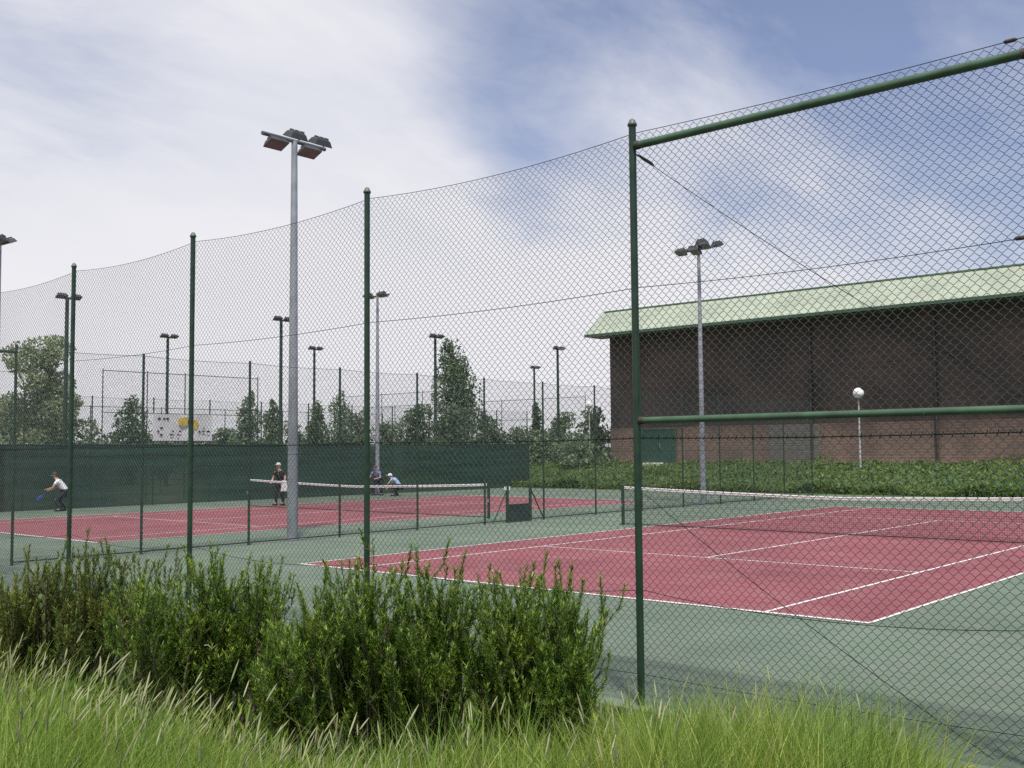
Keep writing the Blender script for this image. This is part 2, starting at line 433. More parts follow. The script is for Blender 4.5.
# --- fence between the courts, X = -15.2
fence_r = .028
def side_fence(name, X, ys, h, label, mesh_z0=.06, rail=True, D=.0707, r=.0021, skip=None, post_r=fence_r, low_z=None):
    t = thing(name, (X, 0, 0), label, 'fence')
    mp = post_mb(h, post_r, 8).mesh('post', M['post'], True)
    for y in ys:
        p = bpy.data.objects.new('post', mp); COL.objects.link(p); p.parent = t; p.location = (0, y, 0)
    W = ys[1]-ys[0]
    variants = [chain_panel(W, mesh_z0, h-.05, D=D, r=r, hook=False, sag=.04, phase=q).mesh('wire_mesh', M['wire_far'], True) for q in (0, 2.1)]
    for k in range(len(ys)-1):
        if skip is not None and k == skip:
            o = chain_panel(W, 2.1, h-.05, D=D, r=r, hook=False, sag=.04).build('wire_mesh', M['wire_far'], t)
        else:
            o = bpy.data.objects.new('wire_mesh', variants[k % 2]); COL.objects.link(o); o.parent = t
        o.location = (0, ys[k], 0); o.rotation_euler = (0, 0, math.pi/2)
    for z in (h-.05, (h-.05)*.5, mesh_z0):
        if z < .1: mb = MB().tube([(0, ys[0], z), (0, ys[-1], z)], .014, 6)
        else:
            mb = MB()
            for k in range(len(ys)-1): wire(mb, (0, ys[k], z), (0, ys[k+1], z), .0045, .03, 6, 4)
        mb.build('bottom_wire' if z < .1 else 'tension_wire', M['tension'], t)
    return t
ysB = [-.8+2.65*k for k in range(-1, 13)]
f2 = side_fence('chain_link_fence', -15.2, ysB, 4.2, 'green chain-link fence running away between the two red courts', skip=4)
MB().tube([(0, -4.96, 4.06), (0, -3.45, 4.06)], .03, 8).build('corner_rail', M['post'], f2, True)
chain_panel(1.5, .06, 4.1, r=.0021, hook=False, sag=0).build('wire_mesh', M['wire_far'], f2, loc=(0, -4.96, 0)).rotation_euler = (0, 0, math.pi/2)

# --- fence behind the far court, X = -34.4
ysC = [-8.0+2.65*k for k in range(0, 17)]
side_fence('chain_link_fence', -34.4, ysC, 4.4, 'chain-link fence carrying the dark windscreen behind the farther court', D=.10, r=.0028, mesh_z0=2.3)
ys0, ys1 = ysC[0], ysC[-1]
ws = MB()
n = 90
yy = np.linspace(ys0, ys1, n)
ph = np.sin(yy*2.37)*.03
zt = 2.48 - .03*np.abs(np.sin((yy-ys0)*math.pi/2.65))
rows = [(.02, 1), (.8, .7), (1.6, .4), (None, 0)]
V = np.array([[(-34.25+ph[i]*k, yy[i], (zt[i] if z is None else z)) for z, k in rows] for i in range(n)])
i = np.arange(n-1)[:, None]*4; j = np.arange(3)[None]
ws.add(V, np.stack([i+j, i+4+j, i+4+j+1, i+j+1], -1).reshape(-1, 4))
# give the cloth a hem with thickness
ws.tube(np.stack([V[:, 3, 0], yy, zt], 1), .02, 5)
tag(ws.build('windscreen', M['screen']), 'long dark green windscreen cloth tied along the fence behind the farther court', 'windscreen')

# banner on that fence
ban = thing('banner', (-34.28, 0, 0), 'white advertising banner with a yellow patch, tied above the dark windscreen', 'banner')
m, nt, bs = new_mat('banner_vinyl')
nt.links.new(noise_col(nt, 2.2, (.60, .60, .58), (.72, .72, .71)), bs.inputs['Base Color']); bs.inputs['Roughness'].default_value = .5
M['banner'] = m
y0b, y1b, zb0, zb1 = 10.45, 13.25, 2.62, 3.74
gv = grid_sheet(0, 1, 0, 1, 15, 7, lambda x, y: x*0)
P = np.concatenate(gv.v); vv = np.stack([.03*np.sin(P[:, 0]*11)*(.4+P[:, 1]), y0b+P[:, 0]*(y1b-y0b), zb0+P[:, 1]*(zb1-zb0)-.03*np.sin(P[:, 0]*math.pi*3)**2*P[:, 1]], 1)
F = np.concatenate(gv.f)
MB().add(vv, F).add(vv-[.004, 0, 0], F[:, ::-1]).build('sheet', M['banner'], ban)
M['ban_yellow'] = solid('yellow_print', (.55, .42, .07), .5)
M['ban_red'] = solid('red_print', (.45, .06, .05), .5)
M['ban_dark'] = solid('dark_print', (.05, .055, .06), .5)
def patch(name, mat, cy, cz, ry, rz_, seed):
    r_ = random.Random(seed); n = 14
    pts = [(.045, cy+ry*math.cos(t)*r_.uniform(.75, 1.05), cz+rz_*math.sin(t)*r_.uniform(.75, 1.05)) for t in np.arange(n)*2*math.pi/n]
    MB().add([(.045, cy, cz)]+pts, [(0, 1+q, 1+(q+1) % n) for q in range(n)]).build(name, mat, ban)
patch('yellow_print', M['ban_yellow'], 11.85, 3.42, .30, .22, 1); patch('yellow_print', M['ban_yellow'], 12.35, 3.30, .22, .24, 2)
patch('red_print', M['ban_red'], 12.12, 3.40, .09, .16, 3)
r_ = random.Random(5)
for q in range(26):
    y = r_.uniform(y0b+.15, y1b-.2); z = zb0 + r_.choice((.22, .36, .5, .88, .98)); 
    if 11.4 < y < 12.7 and z > 3.05: continue
    w = r_.uniform(.05, .13)
    MB().box((.040, y, z), (.046, y+w, z+.07)).build('print', M['ban_dark'], ban)
MB().tube([(.05, y0b, 2.60), (.05, y1b, 2.60)], .022, 6).build('lower_batten', M['ban_dark'], ban)
for y in (y0b, y1b):
    for z in (zb0+.05, zb1-.05): MB().tube([(0, y, z), (-.12, y+(.1 if y > 12 else -.1), z+.02)], .006, 4).build('tie', M['tension'], ban)

# --- taller ball-stop frames beyond, seen above the windscreen
def frame_fence(x, ys, h, label, rails, D=.14, r=.0034):
    t = thing('ball_stop_fence', (x, 0, 0), label, 'fence', None)
    mp = post_mb(h, .024, 8).mesh('post', M['post'], True)
    for y in ys:
        p = bpy.data.objects.new('post', mp); COL.objects.link(p); p.parent = t; p.location = (0, y, 0)
    for z in rails: MB().tube([(0, ys[0], z), (0, ys[-1], z)], .017, 6).build('rail', M['post'], t)
    for k in range(len(ys)-1):
        chain_panel(ys[k+1]-ys[k], .1, h-.05, D=D, r=r, hook=False, sag=0).build('wire_mesh', M['wire_far'], t, loc=(0, ys[k], 0)).rotation_euler = (0, 0, math.pi/2)
    return t
def frame_fence_x(y, xs, h, label, rails, D=.14, r=.0034):
    t = thing('ball_stop_fence', (0, y, 0), label, 'fence', None)
    mp = post_mb(h, .024, 8).mesh('post', M['post'], True)
    for x in xs:
        p = bpy.data.objects.new('post', mp); COL.objects.link(p); p.parent = t; p.location = (x, 0, 0)
    for z in rails: MB().tube([(xs[0], 0, z), (xs[-1], 0, z)], .020, 6).build('rail', M['post'], t)
    for k in range(len(xs)-1):
        chain_panel(xs[k+1]-xs[k], .1, h-.05, D=D, r=r, hook=False, sag=0).build('wire_mesh', M['wire_far'], t, loc=(xs[k], 0, 0))
    return t
frame_fence(-38.0, [10.2, 12.3, 14.2, 18.2], 5.8, 'tall railed ball-stop fence rising directly behind the banner', (5.72, 3.9))
frame_fence(-46.5, [2, 6, 10, 14, 18, 22, 26, 30, 34], 4.6, 'far railed ball-stop fence beyond the windscreen, in front of the leafy pale tree', (4.55, 2.4))
frame_fence_x(47.5, [-64, -60, -56, -52, -48, -44, -40], 6.0, 'far railed ball-stop fence left of the brick hall, in front of the round tree', (5.9, 4.4))
frame_fence_x(42.0, [-60, -55.5, -51, -46.5], 6.6, 'far railed ball-stop fence beside the dark poplar', (6.5,))

# --- low braced frame in the gap between the courts
g = thing('gate_frame', (-15.2, 0, 0), 'two short dark posts with slanting struts and a low panel, between the courts', 'gate')
ga, gb = 10.70, 11.74
for y in (ga, gb):
    MB().cyl(.06, y, 0, 1.06, .048, n=10).build('post', M['post'], g, True)
for (ya, yb) in ((ga, 10.08), (gb, 12.38)):
    MB().tube([(.06, ya, .98), (.06, yb, .02)], .02, 8).build('strut', M['post'], g, True)
MB().box((.035, ga+.05, .02), (.085, gb-.05, .50)).build('low_panel', M['panel'], g)
MB().tube([(.06, ga+.05, .515), (.06, gb-.05, .515)], .02, 8).build('panel_rail', M['post'], g)
for d in (-.075, .075):
    MB().obox((.06, ga+d, 1.0), (.03, 0, 0), (0, .022, 0), (0, 0, .05)).build('white_fitting', M['tape'], g)

# ------------------------------------------------------------------ tennis nets
def make_net(xa, xb, y, label):
    t = thing('tennis_net', ((xa+xb)/2, y, 0), label, 'net', 'tennis nets')
    hw = (xb-xa)/2
    ztop = lambda x: .914 + (1.07-.914)*(abs(x)/hw)**1.3
    for s in (-1, 1):
        p = MB().cyl(s*hw, 0, 0, 1.09, .045, n=12)
        p = p.build('post', M['post'], t, True)
        MB().lathe((s*hw, 0, 1.09), [(.05, 0), (.052, .02), (.03, .035), (.001, .037)], 12).build('post_cap', M['post'], p)
        MB().obox((s*(hw+.02), -.055, .55), (.03, 0, 0), (0, .02, 0), (0, 0, .05)).build('crank', M['galv'], p)
    xs = np.linspace(-hw+.06, hw-.06, 60)
    zt = np.array([ztop(x) for x in xs])
    tp = MB()
    for k in range(59):
        tp.add([(xs[k], -.008, zt[k]-.065), (xs[k+1], -.008, zt[k+1]-.065), (xs[k+1], -.008, zt[k+1]), (xs[k], -.008, zt[k]),
                (xs[k], .008, zt[k]-.065), (xs[k+1], .008, zt[k+1]-.065), (xs[k+1], .008, zt[k+1]), (xs[k], .008, zt[k])],
               [(0, 1, 2, 3), (5, 4, 7, 6), (3, 2, 6, 7), (1, 0, 4, 5)])
    tp.tube(np.stack([xs, xs*0, zt-.012], 1), .017, 8)
    tp.build('tape', M['tape'], t)
    nm = MB(); W = .0025
    n = int((2*hw-.12)/.05)
    for x in np.linspace(-hw+.06, hw-.06, n):
        nm.add([(x-W, 0, .03), (x+W, 0, .03), (x+W, 0, ztop(x)-.05), (x-W, 0, ztop(x)-.05)], [(0, 1, 2, 3)])
    for z in np.linspace(.03, .98, 20):
        for k in range(59):
            if min(zt[k], zt[k+1]) - .06 < z: continue
            nm.add([(xs[k], .001, z-W), (xs[k+1], .001, z-W), (xs[k+1], .001, z+W), (xs[k], .001, z+W)], [(0, 1, 2, 3)])
    nm.tube(np.stack([xs, xs*0, xs*0+.04], 1), .012, 5)
    nm.build('netting', M['net'], t)
    return t
make_net(-11.884, .914, 11.885, 'tennis net with white tape across the nearer red court')
make_net(-29.6, -16.95, 11.885, 'tennis net with white tape across the farther red court by the windscreen')

# ------------------------------------------------------------------ floodlight masts
def head(parent, c, yaw, tilt, w=.52, h=.36, d=.19):
    """one floodlight: housing tapering backwards, glass at the mouth, yoke"""
    f = V3(math.cos(yaw)*math.cos(tilt), math.sin(yaw)*math.cos(tilt), -math.sin(tilt))
    s = V3(-math.sin(yaw), math.cos(yaw), 0); u = np.cross(f, s)
    c = np.asarray(c, float)
    def ring(k, a, b): return [c+f*k+s*i*a+u*j*b for (i, j) in ((-1, -1), (1, -1), (1, 1), (-1, 1))]
    rings = [ring(d*.5, w*.5, h*.5), ring(d*.42, w*.5, h*.5), ring(-d*.2, w*.40, h*.36), ring(-d*.5, w*.28, h*.2)]
    v = [p for r in rings for p in r]; fc = []
    for k in range(3):
        for q in range(4): fc.append((k*4+q, k*4+(q+1) % 4, k*4+4+(q+1) % 4, k*4+4+q))
    fc.append((12, 13, 14, 15))
    o = MB().add(v, fc)
    for q in (-.3, 0, .3):
        o.obox(c-f*d*.42+s*q*w, s*.006, u*h*.24, f*d*.2)
    o = o.build('floodlight', M['flood'], parent)
    MB().add(ring(d*.47, w*.47, h*.46), [(0, 1, 2, 3)]).build('glass', M['glass'], o)
    return o
def mast(x, y, h, r0, r1, heads, bar, label, mat='galv', bar_axis='y', reach=.14, hw=.52):
    """heads: list of (offset along bar, side, z offset)"""
    t = thing('floodlight_mast', (x, y, 0), label, 'floodlight mast', 'floodlight masts')
    MB().cyl(0, 0, 0, h, r0, r1, n=14, steps=4).build('pole', M[mat], t, True)
    MB().box((-.22, -.22, 0), (.22, .22, .03)).build('base_plate', M[mat], t)
    L = bar/2
    ax = V3(0, 1, 0) if bar_axis == 'y' else V3(1, 0, 0)
    pr_ = V3(1, 0, 0) if bar_axis == 'y' else V3(0, -1, 0)
    MB().tube([-ax*L+[0, 0, h], ax*L+[0, 0, h]], .05, 10).build('crossbar', M['galv_dark'], t, True)
    for (o_, s_, dz) in heads:
        c = ax*o_ + pr_*s_*reach + V3(0, 0, h+dz)
        yaw = math.atan2(pr_[1]*s_, pr_[0]*s_)
        hd = head(t, c, yaw, math.radians(68), w=hw)
        MB().tube([ax*o_+[0, 0, h], c-pr_*s_*.05+[0, 0, .0]], .022, 6).build('yoke', M['galv_dark'], hd)
    return t
four = [(.16, -1, .23), (.92, -1, .23), (-.66, 1, -.18), (.33, 1, -.18)]
six = four + [(-.55, -1, .22), (.05, 1, -.17)]
two = [(-.36, 1, .08), (.36, 1, .08)]
mast(-15.5, 3.3, 9.72, .135, .075, four, 1.9, 'tallest grey floodlight mast with four lamps, standing between the two courts')
mast(-15.5, 22.3, 9.75, .115, .06, [(o_, s_, dz) for o_, s_, dz in ((-.52, 1, -.10), (.12, 1, -.14), (-.12, -1, .34), (.56, -1, .16))] + [(-.5, -1, .12), (.5, 1, .02)], 1.2, 'grey floodlight mast with a cluster of six lamps, in front of the brick hall', bar_axis='x', reach=.40, hw=.40)
mast(-33.5, 22.0, 9.75, .12, .06, [(-.5, 1, .05), (.5, 1, .05)], 1.7, 'grey floodlight mast with two spread lamps, behind the farther net', bar_axis='x')
mast(-33.75, 3.95, 9.8, .11, .06, [(.4, 1, .1), (.4, -1, .05)], 1.5, 'pale floodlight mast cut by the left edge of the photo', bar_axis='x')
mast(-45.08, 11.98, 9.8, .12, .09, two, 1.0, 'dark floodlight mast close beside the leafy pale tree', 'post')
mast(-57.4, 24.8, 9.8, .11, .09, two, .9, 'dark floodlight mast rising above the white and yellow banner', 'post')
mast(-44.8, 24.6, 9.8, .12, .09, two, 1.0, 'dark floodlight mast just left of the tallest grey mast', 'post')
mast(-57.2, 36.8, 9.8, .11, .09, two, .9, 'dark floodlight mast standing above the pair of small pointed trees', 'post')
mast(-45.0, 37.4, 9.8, .12, .09, two, 1.0, 'dark floodlight mast touching the tall dark poplar', 'post')
mast(-44.4, 49.9, 9.8, .12, .09, two, 1.0, 'dark floodlight mast left of the brick hall, nearer of the close pair', 'post')
mast(-57.4, 62.7, 9.8, .12, .09, two, 1.0, 'farthest dark floodlight mast, lower of the close pair left of the brick hall', 'post')
# ------------------------------------------------------------------ globe lamps
def globe_lamp(x, y, z0, zg, r, label):
    t = thing('globe_lamp', (x, y, z0), label, 'lamp', 'white globe lamps')
    MB().cyl(0, 0, 0, zg-z0-r*.9, .055, .04, n=10).build('pole', M['lamp_pole'], t, True)
    MB().lathe((0, 0, zg-z0-r), [(.06, -.05), (.09, 0), (.09, .06), (.05, .08)], 12).build('collar', M['galv_dark'], t, True)
    a = np.linspace(-math.pi/2, math.pi/2, 15)
    MB().lathe((0, 0, zg-z0), [(max(.001, r*math.cos(q)), r*math.sin(q)) for q in a], 22).build('globe', M['globe'], t, True)
globe_lamp(-16.9, 40.3, 1.05, 4.92, .28, 'white globe lamp on a pole in front of the brick hall wall')
globe_lamp(-37.8, 45.0, 1.2, 5.16, .27, 'white globe lamp on a pole beside the round tree left of the hall')

# ------------------------------------------------------------------ brick hall
hall = thing('brick_hall', (0, 0, 0), 'long dark brick sports hall with a pale green metal roof', 'building')
BX0, BX1, BY, BZ = -36.9, 22.0, 46.25, 1.2
EY, EZ0, EX0 = 44.3, 9.90, -37.6
zw = 10.35
MB().box((BX0, BY, 3.55), (BX1, BY+26, zw)).build('wall', M['brick_shaded'], hall)
MB().box((BX0-.03, BY-.03, BZ-.3), (BX1+.03, BY+26, 3.548)).build('brick_base', M['brick'], hall)
rf = MB()
RX1 = 24.0; TY, TZ = 46.7, 11.66
rf.add([(EX0, EY, EZ0), (RX1, EY, EZ0), (RX1, TY, TZ), (EX0, TY, TZ), (EX0, BY+28, 9.2), (RX1, BY+28, 9.2)], [(0, 1, 2, 3), (3, 2, 5, 4)])
sl = V3(0, TY-EY, TZ-EZ0); sl /= np.linalg.norm(sl); nn = V3(0, -sl[2], sl[1])
L = math.hypot(TY-EY, TZ-EZ0)
x = EX0
while x <= RX1:
    rf.obox(V3(x, EY, EZ0)+sl*L/2+nn*.015, (.018, 0, 0), sl*L/2, nn*.015); x += .62
rf = rf.build('roof', M['roof'], hall)
MB().tube([(EX0, TY, TZ), (RX1, TY, TZ)], .09, 6).build('ridge_cap', M['fascia'], rf)
MB().box((EX0, EY-.02, EZ0-.18), (RX1, EY+.06, EZ0-.004)).build('fascia', M['fascia'], hall)
MB().box((EX0, EY+.062, EZ0-.16), (RX1, BY-.01, EZ0-.10)).build('soffit', M['soffit'], hall)
ge = MB()
ge.add([(EX0-.01, EY, EZ0-.18), (EX0-.01, TY, TZ-.1), (EX0-.01, BY+28, 9.1), (EX0-.01, BY+28, 8.9), (EX0-.01, TY, TZ-.5)], [(0, 1, 4), (1, 2, 3), (1, 3, 4)])
ge.build('verge', M['fascia'], hall)
def on_wall(px):
    k = (px-512)/FPX
    dx = FLAT_F[0]+k*FLAT_R[0]; dy = FLAT_F[1]+k*FLAT_R[1]
    return CX + dx/dy*(BY-CY)
xa, xb = on_wall(643), on_wall(675)
d = MB().box((xa, BY-.09, BZ), (xb, BY-.035, 3.40)).build('door', M['door_green'], hall)
MB().box((xa-.1, BY-.12, BZ), (xa-.005, BY-.034, 3.40)).box((xb+.005, BY-.12, BZ), (xb+.1, BY-.034, 3.40)).box((xa-.1, BY-.12, 3.405), (xb+.1, BY-.034, 3.52)).build('frame', M['fascia'], d)
MB().box(((xa+xb)/2-.01, BY-.105, BZ), ((xa+xb)/2+.01, BY-.092, 3.40)).build('door_gap', M['tension'], d)
MB().tube([((xa+xb)/2+.1, BY-.13, 2.2), ((xa+xb)/2+.1, BY-.13, 2.5)], .02, 6).build('handle', M['galv'], d)
xa, xb = on_wall(769), on_wall(820)
sh = MB().box((xa, BY-.08, BZ), (xb, BY-.035, 3.50))
for z in np.arange(BZ+.1, 3.4, .14): sh.box((xa+.03, BY-.089, z), (xb-.03, BY-.082, z+.09))
sh.build('roller_shutter', M['shutter'], hall)
for px in (812, 937):
    xx = on_wall(px)
    MB().tube([(xx, BY-.12, BZ), (xx, BY-.12, EZ0-.3)], .07, 8).build('downpipe', M['pipe'], hall, True)
# concrete path from the door over the slope
xa = on_wall(650); 
tag(MB().add([(xa-1.2, 46.04, 1.235), (xa+1.2, 46.04, 1.235), (xa+4.6, 41.0, 1.235), (xa+2.2, 41.0, 1.235),
              (xa-1.2, 46.04, 1.0), (xa+1.2, 46.04, 1.0), (xa+4.6, 41.0, .7), (xa+2.2, 41.0, .7)],
             [(0, 3, 2, 1), (3, 7, 6, 2), (0, 4, 7, 3), (2, 6, 5, 1)]).build('path', M['concrete']), kind='structure')

# ------------------------------------------------------------------ foliage tools
def rand_dirs(n):
    v = rng.normal(size=(n, 3)); return v/np.linalg.norm(v, axis=1, keepdims=True)
def leaf_quads(C, size, up_bias=.3, aspect=.55):
    n = len(C); d = rand_dirs(n); d[:, 2] += up_bias; d /= np.linalg.norm(d, axis=1, keepdims=True)
    s = np.cross(d, rand_dirs(n)); s /= np.linalg.norm(s, axis=1, keepdims=True)+1e-9
    L = (size*rng.uniform(.6, 1.3, n))[:, None]; W = L*aspect
    return np.stack([C-d*L*.5, C+s*W*.5, C+d*L*.5, C-s*W*.5], 1)
def crown_points(n, blobs):
    """blobs: (x,y,z,rx,ry,rz,weight); leaves gather toward each blob's skin"""
    w = np.array([b[6] for b in blobs]); w = w/w.sum(); idx = rng.choice(len(blobs), n, p=w)
    B = np.array([b[:6] for b in blobs])[idx]
    r = rng.uniform(.25, 1, n)**.45
    return B[:, :3] + rand_dirs(n)*r[:, None]*B[:, 3:6]
def broad_tree(loc, h, w, label, mat, seed, n=5200, leaf=.24, trunk_h=.25, name='broadleaf_tree', group=None, fill=1.0):
    global rng
    rng = np.random.default_rng(seed); rr = random.Random(seed)
    t = thing(name, loc, label, 'tree', group)
    tr = MB().tube([(0, 0, -.1), (.05, .02, h*.2), (-.04, .05, h*.45), (.03, 0, h*.8)], [h*.028, h*.022, h*.016, h*.006], 9)
    blobs = []
    for k in range(34):
        f = rr.uniform(trunk_h, .97); prof = math.sin(min(1, (f-trunk_h*.55)/(1-trunk_h*.55))*math.pi*.93)**.7
        a = rr.uniform(0, 6.28); rad = w*.5*prof*rr.uniform(.10, .88)
        c = (rad*math.cos(a), rad*math.sin(a), f*h*rr.uniform(.94, 1.03)); s = w*rr.uniform(.08, .19)*fill
        blobs.append((*c, s, s, s*.85, s*s))
        tr.tube([(0, 0, max(.12, f-.25)*h), (c[0]*.5, c[1]*.5, (f-.10)*h), c], [h*.010, h*.006, h*.002], 5)
    for k in range(8):                                  # the crown closes round the stem
        f = max(trunk_h, .12) + (.92-max(trunk_h, .12))*(k+.4)/8; q = w*(.30-.22*abs(f-.45)/.5)
        blobs.append((rr.uniform(-.09, .09)*w, rr.uniform(-.09, .09)*w, f*h, q, q, h*.085, q*q*1.1))
    tr.build('trunk', M['bark'], t, True)
    P = crown_points(n, blobs); P[:, 2] = np.clip(P[:, 2], .15, h*1.04)
    MB().quads(leaf_quads(P, leaf)).build('crown', M[mat], t)
    return t
def column_tree(loc, h, w, label, mat, seed, n=3600, leaf=.22, name='poplar', peak=.45, power=.62, group=None):
    w = w*1.15
    """poplar or cypress: upright flame of leaf clumps"""
    global rng
    rng = np.random.default_rng(seed); rr = random.Random(seed)
    t = thing(name, loc, label, 'tree', group)
    tr = MB().tube([(0, 0, -.1), (.02, 0, h*.4), (0, .02, h*.9)], [h*.022, h*.014, h*.003], 8)
    blobs = []
    for k in range(44):
        f = .05+.93*(k+rr.random())/44
        prof = (f/peak)**.6 if f < peak else ((1-f)/(1-peak))**power
        a = rr.uniform(0, 6.28); rad = w*.5*prof*rr.uniform(.2, .8)
        s = w*(.07+.15*prof)*rr.uniform(.75, 1.1)
        c = (rad*math.cos(a), rad*math.sin(a), f*h)
        blobs.append((*c, s, s, s*rr.uniform(1.4, 2.4), s*s))
        tr.tube([(0, 0, max(.02, f-.16)*h), (c[0]*.8, c[1]*.8, f*h)], [h*.006, h*.002], 4)
    tr.build('trunk', M['bark'], t, True)
    P = crown_points(n, blobs); P[:, 2] = np.clip(P[:, 2], .1, h*1.03)
    MB().quads(leaf_quads(P, leaf, .8)).build('crown', M[mat], t)
    return t
def at(px, d, z=0): x, y = polar(px, d); return (x, y, z)
def top_h(py, d, px):
    hor = 450.7 - (px-512)*.0082*1.0
    return CZ + (hor-py)/FPX*d
broad_tree(at(46, 66), top_h(338, 66, 46), 6.0, 'large pale leafy tree by the left edge behind the windscreen', 'leaf_light', 34, n=19000, leaf=.24, trunk_h=.03, fill=1.1)
broad_tree(at(16, 72), top_h(395, 72, 16), 4.0, 'low bushy tree cut by the left edge of the photo', 'leaf_mid', 33, n=3000)
column_tree(at(131, 72), top_h(398, 72, 131), 2.6, 'slim dark tree left of the banner', 'leaf_dark', 4)
column_tree(at(249, 70), top_h(392, 70, 249), 2.3, 'pointed tree right of the banner, broader of two close together', 'leaf_mid', 5, peak=.4)
column_tree(at(272, 74), top_h(398, 74, 272), 1.7, 'narrow pointed tree just left of the tallest grey mast', 'leaf_mid', 6, peak=.35)
column_tree(at(317, 70), top_h(403, 70, 317), 2.2, 'pointed dark tree right of the tallest grey mast', 'leaf_dark', 8, peak=.35)
column_tree(at(339, 76), top_h(393, 76, 339), 2.7, 'taller pointed tree left of the second near fence post', 'leaf_mid', 9, peak=.4)
broad_tree(at(360, 80), top_h(414, 80, 360), 3.4, 'low rounded tree behind the second near fence post', 'leaf_mid', 10, n=2600)
column_tree(at(451, 74), top_h(343, 74, 451), 3.9, 'tallest dark poplar in the middle of the photo', 'leaf_dark', 12, n=6500, leaf=.26, peak=.55, power=.55)
for k, (px, d, py, w, lab) in enumerate(((416, 72, 408, 4.0, 'dark bushy tree left of the tall poplar'), (452, 66, 404, 4.6, 'dark bushy tree at the foot of the tall poplar'),
        (486, 70, 412, 3.6, 'dark bushy tree right of the tall poplar'), (228, 76, 428, 3.0, 'small low bush tree right of the banner'),
        (518, 84, 428, 3.2, 'small low tree left of the thin cypress'), (384, 78, 425, 3.0, 'small low tree behind the far grey mast'))):
    broad_tree(at(px, d), top_h(py, d, px), w, lab, 'leaf_dark' if k in (0, 1, 2) else 'leaf_mid', 40+k, n=3800, trunk_h=.12)
column_tree(at(536, 80), top_h(402, 80, 536), 1.6, 'thin dark cypress under the close pair of masts', 'leaf_dark', 14, name='cypress', peak=.3)
broad_tree(at(560, 82), top_h(415, 82, 560), 3.8, 'spreading tree between the cypress and the round tree', 'leaf_mid', 15, n=3600, trunk_h=.12)
broad_tree(at(592, 74), top_h(407, 74, 592), 2.9, 'rounded bright tree beside the brick hall corner', 'leaf_light', 16, n=4200, trunk_h=.1)
# lower shrubbery beyond the windscreen, then a far wood on the horizon
hn = 0
for k, (px, d, py) in enumerate(((95, 80, 436), (165, 84, 438), (205, 80, 437), (295, 78, 424), (400, 86, 420), (545, 70, 432), (578, 66, 436))):
    broad_tree(at(px, d), top_h(py, d, px), 4.6, ['round bush left of the slim dark tree', 'round bush under the left end of the banner', 'round bush under the right end of the banner', 'round bush right behind the tallest grey mast',
        'round bush left of the dark bushy trees', 'round bush below the thin cypress', 'round bush below the round bright tree'][k], 'leaf_mid', 60+k, n=2200, trunk_h=.05, name='bush')
rng = np.random.default_rng(99)
P = []
for px in np.arange(-500, 1500, 5):
    d = rng.uniform(190, 230); x, y = polar(px, d); hh = rng.uniform(3.0, 6.0)+1.5*math.sin(px*.013)
    P.append(np.stack([x+rng.normal(0, 1.6, 60), y+rng.normal(0, 2.5, 60), hh*rng.uniform(0, 1, 60)**.8], 1))
tag(MB().quads(leaf_quads(np.concatenate(P), 1.1)).build('woods', M['wood_far']), 'far low wood along the horizon', 'wood', kind='stuff')

# planting on the slope below the hall
rng = np.random.default_rng(21)
n = 60000
X = rng.uniform(-58, 12, n); Y = rng.uniform(32.7, 43, n)
hgt = .10 + .50*np.clip(np.sin(X*.9+1)*np.sin(X*.37+Y*.5)-.25, 0, 1) + .10*np.sin(X*2.3)*np.sin(Y*1.9)
zb = np.clip((Y-32.6)/9, 0, 1)*1.25
front = rng.uniform(0, 1, n) < .45
Y[front] = 32.75+rng.uniform(0, .7, front.sum()); zb[front] = .05; hgt[front] = .30+.25*np.sin(X[front]*1.3)*np.sin(X[front]*.47)
Pn = np.stack([X, Y, zb + np.abs(hgt)*rng.uniform(0, 1, n)], 1)
onpath = (np.abs(X-(on_wall(650)+3.4)) < 1.0) & (Y > 40.5)
tag(MB().quads(leaf_quads(Pn[~onpath], .22, .7, .35)).build('ground_cover', M['cover']), 'low green planting covering the slope below the brick hall', 'plants', kind='stuff')

